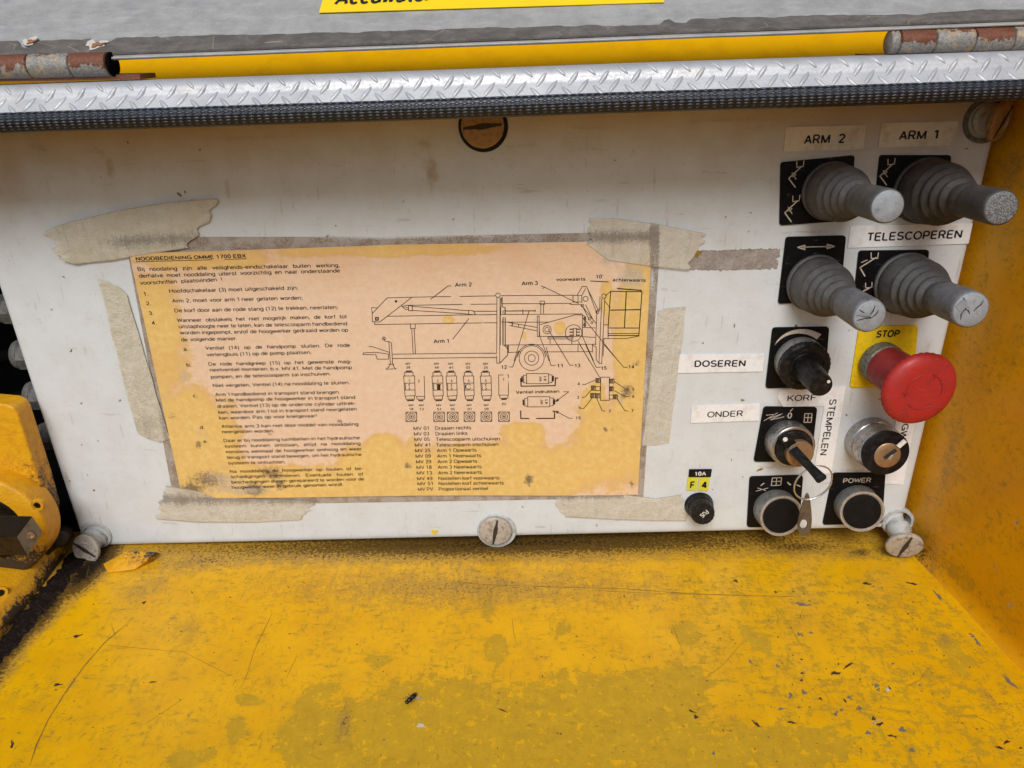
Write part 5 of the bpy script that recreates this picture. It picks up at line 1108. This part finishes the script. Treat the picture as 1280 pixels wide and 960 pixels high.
# tread plate: leaning face, rounded shoulder, level top going back
def tread_prof():
    p0 = Vector((YS + .0022, zt - .0006)); yb = YS + .0075
    z1 = P(640, 85.5, YS + .012).z - .0046; p1 = Vector((YS + .0065, z1))
    pr = [tuple(p0.lerp(p1, i / 6)) for i in range(7)]
    cy, cz, r = p1.x + .0052, p1.y - .0006, .0052
    for i in range(1, 9): a = R(172 - 82 * i / 8); pr.append((cy + r * math.cos(a), cz + r * math.sin(a)))
    pr.append((cy + .006, cz + r)); pr.append((cy + .022, cz + r - .0002)); return pr
TP = tread_prof()
bt = [(y + (.0018 if k < 8 else 0), z - .002) for k, (y, z) in enumerate(TP)]
sweep('tread_plate', TP + list(reversed(bt)), 'tread', strip, close=True, wob=.0002, sm=45)
acc = [0]
for a, b in zip(TP, TP[1:]): acc.append(acc[-1] + math.dist(a, b))
def tread_at(x, s):
    s = max(0, min(acc[-1] - 1e-6, s))
    for k in range(len(TP) - 1):
        if s <= acc[k + 1]:
            t = (s - acc[k]) / (acc[k + 1] - acc[k]); y = TP[k][0] + (TP[k + 1][0] - TP[k][0]) * t; z = TP[k][1] + (TP[k + 1][1] - TP[k][1]) * t
            T = Vector((0, TP[k + 1][0] - TP[k][0], TP[k + 1][1] - TP[k][1])).normalized(); N = Vector((0, -T.z, T.y)); return Vector((x, y + .0002 * nz(x * 12, 1.0), z + .0002 * nz(x * 9, 5.0) + TILT * x)), N
def studs():
    mb = MB(); pitch = 39.5 * S(Vector((0, YS, zt))); face = acc[6]
    n = int((X1 - X0) / pitch)
    def stud(x, s, ang, L, W, H):
        ca, sa = math.cos(R(ang)), math.sin(R(ang)); ni, nj = 8, 4; V = []; F = []
        for i in range(ni + 1):
            t = -1 + 2 * i / ni; w = W * (1 - t * t) ** .65
            for j in range(nj + 1):
                q = -1 + 2 * j / nj; dx, ds = t * L * ca - q * w * sa, t * L * sa + q * w * ca
                p, N = tread_at(x + dx, s + ds); h = H * max(0, (1 - q * q)) * (1 - t * t) ** .4
                V.append(p + N * (h - .00012))
        for i in range(ni):
            for j in range(nj): a = i * (nj + 1) + j; F.append((a, a + nj + 1, a + nj + 2, a + 1))
        mb.add(V, F)
    for i in range(-1, n + 2):
        x = X0 + i * pitch
        if not X0 + .01 < x < X1 - .01: continue
        j = lambda: random.uniform(-.0004, .0004)
        stud(x + j(), face * 1.05, 56, .0038, .0011, .0008); stud(x + pitch * .33 + j(), face * .55, 56, .0040, .0011, .0008)
        stud(x + pitch * .80 + j(), face * .20, 130, .0038, .0011, .0008); stud(x + pitch * .55 + j(), face * 1.55, 132, .0034, .0009, .0007)
    o = mb.build('tread_pattern', 'tread', strip, smooth=60); o['kind'] = 'stuff'
studs()

# ================================================================== LID AND HINGES
YL = -0.043
lz = P(640, 54.5, YL).z                      # lower edge of the lid
lid = empty('lid', Vector((0, YL, lz)), 'grey aluminium lid leaning back above the tread plate strip', 'lid')
LD = Vector((0, math.sin(R(52)), math.cos(R(52))))      # up along the lid
LN = Vector((0, -LD.z, LD.y))
def lid_at(x, s, h=0.0): return Vector((x, YL, lz + .017 * x)) + LD * s + LN * h
LNP = Vector((1, 0, .017)).cross(LD).normalized()
if LNP.dot(LN) < 0: LNP = -LNP
def lid_px(px, py, h=0.0):                   # ray meets lid plane
    d = ray(px, py); o = Vector((0, YL, lz)) + LNP * h; t = (o - CAM).dot(LNP) / d.dot(LNP); return CAM + d * t
LIDL = (lid_px(100, -14) - Vector((0, YL, lz))).dot(LD)
print('LIDL', LIDL)
grid('lid_sheet', lambda u, v: lid_at(X0 - .05 + (X1 - X0 + .1) * u, LIDL * v, .0003 * nz(u * 20, v * 5)), 120, 20, 'lid', lid, back=-LN * .0009, smooth=50)
# hem: slim bright edge
hv = MB(); pts = []
for i in range(161):
    x = X0 + (X1 - X0) * i / 160; pts.append(lid_at(x, -.0002 + .0001 * nz(x * 90, 2), .0002))
hv.add(*tube(pts, 0.0005, 8)); hv.build('hem', 'lid', lid, smooth=60)
# dark adhesive band with a ragged upper border
V = []; F = []; n = 420
for i in range(n + 1):
    x = X0 + (X1 - X0) * i / n; rag = .0016 * nz(x * 30, 4) + .0009 * nz(x * 130, 8) + .0005 * nz(x * 400, 1)
    px_ = pix(lid_at(x, .006))[0]
    topx = (lid_px(px_, 54 - px_ * .027) - Vector((x, YL, lz + .017 * x))).dot(LD)
    if px_ < 830: tp_ = topx - .0002
    else: tp_ = topx + .0018
    if 118 < px_ < 140 or 20 < px_ < 46: tp_ -= .004 * (1 - abs((px_ - (129 if px_ > 80 else 33)) / 14) ** 2)
    if 840 < px_ < 862: tp_ -= .0022
    for s_, h in ((.0014, .0004), (.0018, .0010), (max(.003, tp_ + rag), .0010), (max(.0032, tp_ + rag) + .0004, .0003)): V.append(lid_at(x, s_, h))
for i in range(n):
    for k in range(3): a = i * 4 + k; F.append((a, a + 4, a + 5, a + 1))
build('adhesive_band', V, F, 'band', lid, smooth=40)
# rusty drill marks
for (x, y, a, b) in ((37, 52, 10, 4.5), (120, 56, 14, 5)):
    specks('rust_mark', [(x, y, a, b, -12)], lambda p, q: lid_px(p, q, .0011), 'chip_pale', lid, .0003)
    specks('rust_mark', [(x + 2, y, a * .5, b * .5, -12)], lambda p, q: lid_px(p, q, .0015), 'rust_spot', lid, .0003)
st = []
q = [lid_px(399, 16.5, .0004), lid_px(830, 3.5, .0004), lid_px(829.5, -12, .0004), lid_px(407, -12, .0004)]
V, F = slab([p + LN * .0003 for p in q], -LN * .0003)
stk = build('sticker', V, F, 'yellow_sticker', loc=q[0]); tag(stk, 'yellow sticker with black lettering on the grey lid, cut off by the picture edge', 'sticker')
mb = MB(); V, F = glyphs("Accuwater", .03); w = max(v[0] for v in V); A0 = lid_px(418, 5.5, .0009); B0 = lid_px(538, 0.5, .0009); ux = (B0 - A0); k = ux.length / w; ux.normalize(); uz = LN.cross(ux)
if uz.z < 0: uz = -uz
mb.add([A0 + ux * (x * k + y * .25 * k) + uz * (y * k * 1.15) for x, y in V], F); mb.build('lettering', 'ink', stk)

def hinge(label, xs, mats, base):
    t = empty('hinge', P(xs[0], 85, YL), label, 'hinge', 'rusty hinges under the lid')
    def cpt(x): return P(x, 84 - .026 * x if x < 640 else 83.6 - .0275 * x, YL + .001)
    r = 14.2 * S(cpt(xs[0])) * 1000
    for a, b, m in zip(xs, xs[1:], mats):
        A, B = cpt(a), cpt(b); d = B - A; L = d.length * 1000
        V, F = lathe(A, d, [(.15, r * .9), (.5, r), (L * .5, r * 1.01), (L - .5, r), (L - .15, r * .9)], 36, rfun=lambda an, h, rr: 0.10 * nz(math.cos(an) * 2, math.sin(an) * 2, h * .4 + a))
        V = list(V); at = [max(-.3, min(1.0, .35 + (v.z - A.z) / (r / 1000) * .6)) for v in V]
        build('knuckle', V, F, m, t, smooth=50, attrs=dict(dirt=at))
    A, B = cpt(xs[0]), cpt(xs[-1]); d = B - A
    build('pin', *lathe(A - d.normalized() * .0006, d, [(1.2, r * .55), (d.length * 1000 - .6, r * .55)], 20), 'rust', t, smooth=40)
    x0, x1 = base
    a, b = P(x0, 84 - .026 * x0 + 14.5, YL + .001), P(x1, 84 - .026 * x1 + 14.5 - (0 if x1 < 640 else -3), YL + .001)
    a.z = b.z = min(a.z, b.z)
    V, F = box((a + b) / 2 + Vector((0, .006, 0)), Vector(((b.x - a.x) / 2, 0, 0)), Vector((0, .007, 0)), Vector((0, 0, .0009)))
    build('leaf', V, F, 'rust', t, attrs=dict(dirt=[.8] * 8))
hinge('rusty grey and brown hinge at the left end of the lid', [-60, -12, 40, 92, 138, 144], ['rust_pale', 'rust', 'rust_pale', 'rust', 'cavity'], (-60, 176))
hinge('rust brown and cream banded hinge at the right end of the lid', [1109, 1121, 1165, 1214, 1262, 1330], ['rust_pale', 'rust', 'rust_pale', 'rust', 'rust_pale'], (1085, 1330))

# yellow sheet seen through the slot under the lid
def inner_sheet():
    z = P(640, 90, YS + .02).z
    pr = [(YS + .024, z - .006), (.012, z - .0030), (.034, z + .0090), (.075, z + .040)]; V = []; n = len(pr)
    for dz in (0, -.0012):
        for x in (X0, X1): V += [Vector((x, y, zz + dz + TILT * x)) for y, zz in pr]
    F = [(k, n + k, n + k + 1, k + 1) for k in range(n - 1)] + [(2 * n + k, 2 * n + k + 1, 3 * n + k + 1, 3 * n + k) for k in range(n - 1)]
    F += [(0, 2 * n, 3 * n, n), (n - 1, 2 * n - 1, 4 * n - 1, 3 * n - 1)]
    o = build('inner_sheet', V, F, 'yellow_in'); tag(o, 'yellow painted inner sheet seen through the slot between lid and tread plate', 'metal sheet')
inner_sheet()

# ================================================================== LEFT BRACKET, SHAFT, GLANDS
def bracket():
    t = empty('pivot_bracket', G(40, 745, ZF), 'greasy yellow pivot bracket with a round flange and a square steel shaft end', 'bracket')
    # foot wedge beside the floor
    a, b = G(84, 692, ZF), G(-30, 838, ZF); h = .010
    dirn = (b - a).normalized(); left = Vector((-abs(dirn.y), dirn.x, 0)).normalized()
    if left.x > 0: left = -left
    def f(u, v):
        p = a.lerp(b + dirn * .06, u)
        w = v * 1.0
        if w < .45: k = w / .45; q = p + left * (.005 * k * k) + Vector((0, 0, h * k))
        else: k = (w - .45) / .55; q = p + left * (.005 + .10 * k) + Vector((0, 0, h + .02 * k))
        return q + Vector((.0006 * nz(q.x * 60, q.y * 60, q.z * 60), 0, .0008 * nz(q.x * 50, q.y * 50, 3)))
    grid('foot', f, 60, 40, 'greasy', t, fields=dict(dirt=lambda x, y: blob(x, y, [(70, 715, 60, 26, -50, .8), (20, 770, 60, 26, -50, .7), (95, 680, 24, 30, 0, .9), (40, 745, 12, 12, 0, .7)], -0.2)), smooth=60)
    # upright plate behind the flange
    poly = [(-60, 500), (8, 506), (17, 510), (22, 518), (50, 604), (60, 640), (60, 700), (-60, 720)]
    V, F = slab([P(x, y, -.018) for x, y in poly], Vector((0, .012, 0)))
    o = build('upright_plate', V, F, 'greasy', t, attrs=dict(dirt=[-.3, -.3, -.2, -.2, .25, .4, .5, .2] * 2)); bv = o.modifiers.new('edge', 'BEVEL'); bv.width = .0012; bv.segments = 3; bv.limit_method = 'ANGLE'
    # round flange
    A = P(-8, 653, -.027); s = S(A) * 1000
    V, F = lathe(A, Vector((.06, -1, .05)), [(-9, 70 * s), (4.0, 71 * s), (5.4, 70.5 * s), (6.2, 69 * s), (6.4, 67.5 * s), (6.4, 45.5 * s), (5.8, 44.5 * s), (-2, 43.5 * s)], 72, close0=False, close1=False)
    at = [max(-.5, min(.6, (pix(v)[1] - 665) / 80)) for v in V]
    build('flange', V, F, 'greasy', t, smooth=35, attrs=dict(dirt=at))
    build('bore', *lathe(A, Vector((.06, -1, .05)), [(-4, 43 * s), (5.5, 43 * s), (5.9, 41 * s), (5.6, 30 * s), (4.5, 28 * s), (4.4, 10 * s)], 48), 'steel_dark', t, smooth=35)
    for (x, y, Yb) in ((47.5, 631, -.0325), (1, 741, None)):
        if Yb is not None: B = P(x, y, Yb); d = Vector((.06, -1, .05))
        else: B = G(x, y, ZF + .012); d = Vector((.8, -.7, .35))
        k = S(B) * 1000
        bo = build('bolt', *lathe(B, d, [(-1.5, 8 * k), (.4, 8 * k), (1.0, 7.3 * k), (1.05, 4.6 * k), (.1, 4.2 * k), (0, 1 * k)], 28), 'greasy', t, smooth=35, attrs=None)
        build('hex_socket', *lathe(B, d, [(.3, 4.3 * k), (.55, 4.1 * k)], 6), 'steel_dark', bo)
    # square shaft end pointing right and forward
    q = [P(40.6, 644, -.052), P(54.5, 664.5, -.050), P(34, 695, -.052), P(20, 671.5, -.054)]
    back = Vector((-.040, .004, -.002))
    V, F = slab(q, back); sh = build('shaft', V, F, 'steel_dark', t); bv = sh.modifiers.new('edge', 'BEVEL'); bv.width = .0009; bv.segments = 3
    n = (q[1] - q[0]).cross(q[3] - q[0]).normalized()
    if n.dot(CAM - q[0]) < 0: n = -n
    c = sum(q, Vector()) / 4; qq = [c + (p - c) * .93 + n * .00025 for p in q]
    fc = build('shaft_face', *slab(qq, -n * .0003), 'steel_face', t)
    C1 = P(39, 668.5, -.0520) + n * .0006; build('centre_hole', *lathe(C1, n, [(-.4, 1.9), (.2, 1.75), (.2, 1.2), (-.3, .9), (-.35, .2)], 24), 'brass', sh, smooth=35)
    # rusty nub between bracket and panel
    V, F = lathe(P(75, 672, -.008), Vector((.2, -1, .25)), [(-6, 5.2), (0, 5.4), (2, 5.2), (3, 4.2), (3.1, 1)], 28, rfun=lambda a, h, r: .5 * nz(math.cos(a) * 2, math.sin(a) * 2, h))
    build('lug', V, F, 'greasy', t, smooth=45, attrs=dict(dirt=[.6] * len(V)))
bracket()
def lug():
    p = [G(128, 705, ZF + .001), G(158, 688, ZF + .006), G(196, 690, ZF + .006), G(184, 700, ZF + .004), G(168, 712, ZF + .001), G(134, 716, ZF + .001)]
    V, F = slab(p, Vector((0, .004, -.004))); o = build('welded_tab', V, F, 'greasy', attrs=dict(dirt=[-.2, .3, .4, .2, -.3, -.3] * 2)); tag(o, 'small yellow welded tab on the floor under the lower left corner of the panel', 'tab')
    b = o.modifiers.new('edge', 'BEVEL'); b.width = .0008; b.segments = 2
lug()
# grease clots in the corner
def grease():
    V = []; F = []; nu, nv = 140, 14
    a, b = (100, 694), (-14, 832)
    for i in range(nu + 1):
        u = i / nu; cx, cy = a[0] + (b[0] - a[0]) * u, a[1] + (b[1] - a[1]) * u; cx += 5 * nz(u * 6, 2)
        w = 11 + 5 * nz(u * 9, 4) + 4 * nz(u * 30, 9)
        for j in range(nv + 1):
            q = -1 + 2 * j / nv; x = cx + q * w * .80; y = cy + q * w * .62; p = G(x, y, ZF)
            h = .0003 + .0009 * max(0, 1 - q * q) * (.4 + nz(p.x * 210, p.y * 210) + .6 * nz(p.x * 620, p.y * 620)) - (.0006 if abs(q) > .95 else 0)
            V.append(Vector((p.x, p.y, ZF + h + .0006 * nz(p.x * 14, p.y * 14))))
    for i in range(nu):
        for j in range(nv): k = i * (nv + 1) + j; F.append((k, k + 1, k + nv + 2, k + nv + 1))
    o = build('grease', V, F, 'grease', smooth=70); tag(o, 'black grease and dirt packed in the corner beside the yellow bracket', 'grease', kind='stuff')
grease()
def gland(label, x, y, r, Yg, first=[None]):
    A = P(x, y, Yg); d = Vector((1, .12, -.04)); s = S(A) * 1000; rr = r * s
    t = empty('cable_gland', A, label, 'cable gland', 'grey cable glands on the side of the control box')
    build('dome', *lathe(A, d, [(0, rr * .45), (.4, rr * .62), (1.6, rr * .82), (3.6, rr * .93), (5, rr * .95)], 32), 'gland', t, smooth=40)
    build('nut', *lathe(A, d, [(5, rr * .96), (5.3, rr * 1.04), (12, rr * 1.04), (12.4, rr * .98)], 8), 'gland', t, smooth=20)
    build('thread', *lathe(A, d, [(12.4, rr * .8), (34, rr * .8)], 24), 'gland', t, smooth=40)
    build('cable', *tube([A + Vector((.001, 0, 0)), A + Vector((-.01, .003, -.003)), A + Vector((-.025, .01, -.014)), A + Vector((-.04, .02, -.04))], rr * .42 / 1000, 12), 'cavity', t, smooth=50)
gland('grey cable gland, uppermost of those left of the panel', -4, 386, 20, .030)
gland('grey cable gland, second from the top left of the panel', 16, 443, 20, .030)
gland('grey cable gland, third from the top left of the panel', 32, 494, 19, .030)
gland('grey cable gland, lowest of those left of the panel', 47, 545, 18, .030)

# ================================================================== MARKS ON THE FLOOR, FLY
fz = lambda e: (lambda x, y: (lambda p: Vector((p.x, p.y, ZF + .0006 * nz(p.x * 14, p.y * 14) + e)))(G(x, y, ZF)))
CH = 0.6
specks('bare_chip', [(526, 908, 9, 4.5, 5), (1110, 862, 4.5, 4, 0)], fz(.00005), 'chip_pale', floor, .00008)
specks('pale_chip', [(1098, 862, 3, 4, 30), (480, 925, 1.6, 1, 0), (594, 931, 1.4, .9, 0), (1140, 938, 6, 3.5, 30), (1045, 892, 3.5, 5, 20), (1052, 887, 3, 3, 0), (1116, 830, 3, 2, 0), (1150, 857, 3, 2, 30), (938, 827, 5, 2.2, 50), (988, 869, 3.4, 6, 5), (972, 832, 5, 2.2, 45), (999, 884, 3, 2, 0), (480, 926, 1.5, 1, 0)], fz(.00005), 'chip', floor, .00008)
specks('grey_chip', [(1004, 756, 13, 3.2, 8), (999, 793, 5, 3.2, 10), (1014, 791, 4, 1.8, 10), (1005, 865, 6, 3.4, 40), (1096, 857, 5, 4, 0), (976, 886, 6, 2.4, -8), (1128, 912, 8, 5, 25), (1085, 916, 5, 3.5, 10), (1075, 885, 5, 3, 20), (1222, 803, 9, 2.6, 52), (1262, 852, 17, 3, 42), (1172, 745, 14, 2.6, 48), (892, 942, 3, 4, 0), (1216, 795, 4, 3, 40), (1062, 872, 6, 2, 40)], fz(.00005), 'chip', floor, .00008)
dk = [(1044, 841, 9, 3.2, 5), (1060, 832, 10, 2.0, -32), (1250, 935, 10, 2.2, 14), (1258, 928, 6, 3.0, -24), (1002, 824, 3, 1.3, 10), (1003, 841, 4, 1.4, 10), (1002, 850, 3, 2, 0), (1100, 905, 7, 3, -22), (1092, 898, 4, 3, 30), (1115, 920, 9, 2, 8), (990, 903, 9, 2.0, 10), (945, 905, 10, 2.4, 40), (870, 897, 5, 3, 20), (865, 890, 8, 1.6, 20), (1112, 860, 4, 1.4, 60), (1026, 873, 4, 2, 40), (1056, 875, 5, 2, 50), (1048, 830, 1.6, 2.4, 0),
      (628, 888, 10, 1.0, 22), (180, 753, 5, 2.2, -18), (97, 795, 8, 2.4, -12), (72, 856, 9, 2.4, -8), (15, 930, 2.6, 8, 5), (190, 852, 6, 1.4, -8), (1140, 730, 12, 1.8, 12), (1083, 730, 9, 2.2, 10), (920, 726, 5, 2.2, 20), (970, 740, 3.4, 2, 10), (1135, 768, 2, 1.4, 0), (701, 917, 2, 1.6, 0), (697, 916, 1.4, 1.4, 0), (1180, 820, 1.5, 1.4, 0), (1276, 935, 3, 2, 0), (1250, 880, 2, 1, 0)]
for _ in range(230):
    x = random.gauss(1040, 150) if random.random() < .45 else random.uniform(20, 1230); y = random.uniform(712, 955)
    if G(x, y, ZF).x < cornA.x + (G(x, y, ZF).y - cornA.y) * cd.x / cd.y - .004: dk.append((x, y, random.uniform(.6, 2.4), random.uniform(.4, 1.1), random.uniform(-30, 70)))
tag(specks('dark_chip', dk, fz(.00006), 'chip_dark', floor, .00008), kind='stuff')
def fribbon(pl, w, mat):
    V = []; F = []; pts = []
    for (a, b) in zip(pl, pl[1:]):
        n = max(2, int(math.dist(a, b) / 7))
        pts += [(a[0] + (b[0] - a[0]) * i / n, a[1] + (b[1] - a[1]) * i / n) for i in range(n)]
    pts.append(pl[-1]); f = fz(.00007)
    Q = [f(*p) for p in pts]
    for i, q in enumerate(Q):
        d = (Q[min(i + 1, len(Q) - 1)] - Q[max(i - 1, 0)]).normalized(); nn = Vector((-d.y, d.x, 0)); ww = w * S(q) / 2 * (.45 + .9 * abs(nz(i * .35, w))) * min(1, .2 + min(i, len(Q) - 1 - i) / 3)
        V += [q + nn * ww, q - nn * ww]
    F = [(2 * i, 2 * i + 1, 2 * i + 3, 2 * i + 2) for i in range(len(Q) - 1)]
    return V, F
sc = MB()
for pl, w in (([(162, 777), (131, 803), (104, 834), (80, 868), (60, 900), (46, 930), (37, 957)], 2.4), ([(570, 728), (620, 731), (700, 734), (780, 736), (850, 741), (930, 744), (1000, 746)], 1.6), ([(340, 768), (318, 813), (308, 845), (300, 862)], 1.4), ([(735, 738), (830, 742), (900, 743)], 1.0), ([(233, 870), (200, 892), (176, 908)], 1.1), ([(372, 818), (357, 850)], 1.3),
              ([(139, 780), (143, 792), (145, 798)], 1.2), ([(771, 742), (775, 752), (778, 760)], 1.1), ([(840, 780), (848, 800), (852, 812)], 1.3), ([(1195, 895), (1220, 895), (1240, 905), (1248, 912)], 1.3), ([(1200, 897), (1196, 905)], 1.0), ([(130, 806), (230, 815), (300, 850)], .9), ([(640, 772), (642, 790), (645, 805)], 1.4), ([(930, 800), (905, 830), (880, 850)], 1.0), ([(1130, 860), (1150, 850), (1160, 835)], 1.2), ([(980, 770), (1010, 820)], .9), ([(30, 742), (60, 748), (95, 744)], .8)):
    sc.add(*fribbon(pl, w, 'scratch'))
for _ in range(70):
    x, y = random.uniform(100, 1150), random.uniform(710, 950); a = R(random.gauss(62, 25) * random.choice((1, 1, -1))); L_ = random.uniform(6, 26)
    p2 = (x + L_ * math.cos(a), y + L_ * math.sin(a) * .8)
    if max(x, p2[0]) < 1150 + (y - 700): sc.add(*fribbon([(x, y), p2], random.uniform(.5, 1.1), 'scratch'))
tag(sc.build('scratch', 'scratch', floor), kind='stuff')

def fly():
    c = fz(.0012)(514, 876); t = empty('fly', fz(0)(514, 876), 'small dead black fly lying on the yellow floor', 'fly')
    k = S(c); ux = (fz(.0012)(520, 870) - fz(.0012)(508, 881)).normalized(); vy = Vector((-ux.y, ux.x, 0)); up = Vector((0, 0, 1))
    def ell(cc, a, b, h):
        V = []; F = []; n, m = 14, 8
        for i in range(m + 1):
            th = math.pi * i / m
            for j in range(n): ph = 2 * math.pi * j / n; V.append(cc + ux * a * math.cos(th) + vy * b * math.sin(th) * math.cos(ph) + up * h * math.sin(th) * math.sin(ph))
        for i in range(m):
            for j in range(n): q = (j + 1) % n; F.append((i * n + j, i * n + q, (i + 1) * n + q, (i + 1) * n + j))
        return V, F
    mb = MB(); mb.add(*ell(c + ux * 4.5 * k, 5.5 * k, 3.2 * k, 2.8 * k)); mb.add(*ell(c - ux * 2.5 * k, 3.8 * k, 3.2 * k, 3 * k)); mb.add(*ell(c - ux * 7.5 * k, 2.3 * k, 2.8 * k, 2.4 * k)); mb.build('body', 'fly', t, smooth=80)
    for sg, L_ in ((1, 1.0), (-1, .8)):
        for o_ in (-4, -1, 2):
            p = c + ux * o_ * k + vy * sg * 2.5 * k; build('leg', *tube([p, p + vy * sg * 3 * k * L_ + up * 2.2 * k - ux * k, p + vy * sg * 5.5 * k * L_ - up * 1.0 * k + ux * (o_ * .4) * k], [.35 * k, .3 * k, .18 * k], 6), 'fly', t)
    w0 = c - ux * 1 * k - vy * 2 * k; w1 = fz(.0008)(528, 874.5); d = w1 - w0; sdv = Vector((-d.y, d.x, 0)).normalized()
    V = [w0]; n = 10
    for i in range(n + 1): a = math.pi * i / n; V.append(w0 + d * (.62 - .38 * math.cos(a)) + sdv * math.sin(a) * 2.8 * k * (1 if True else 1))
    for i in range(n, -1, -1): a = math.pi * i / n; V.append(w0 + d * (.62 - .38 * math.cos(a)) - sdv * math.sin(a) * 1.8 * k)
    V2, F2 = slab(V, Vector((0, 0, -.00005))); build('wing', V2, F2, 'wing', t)
fly()
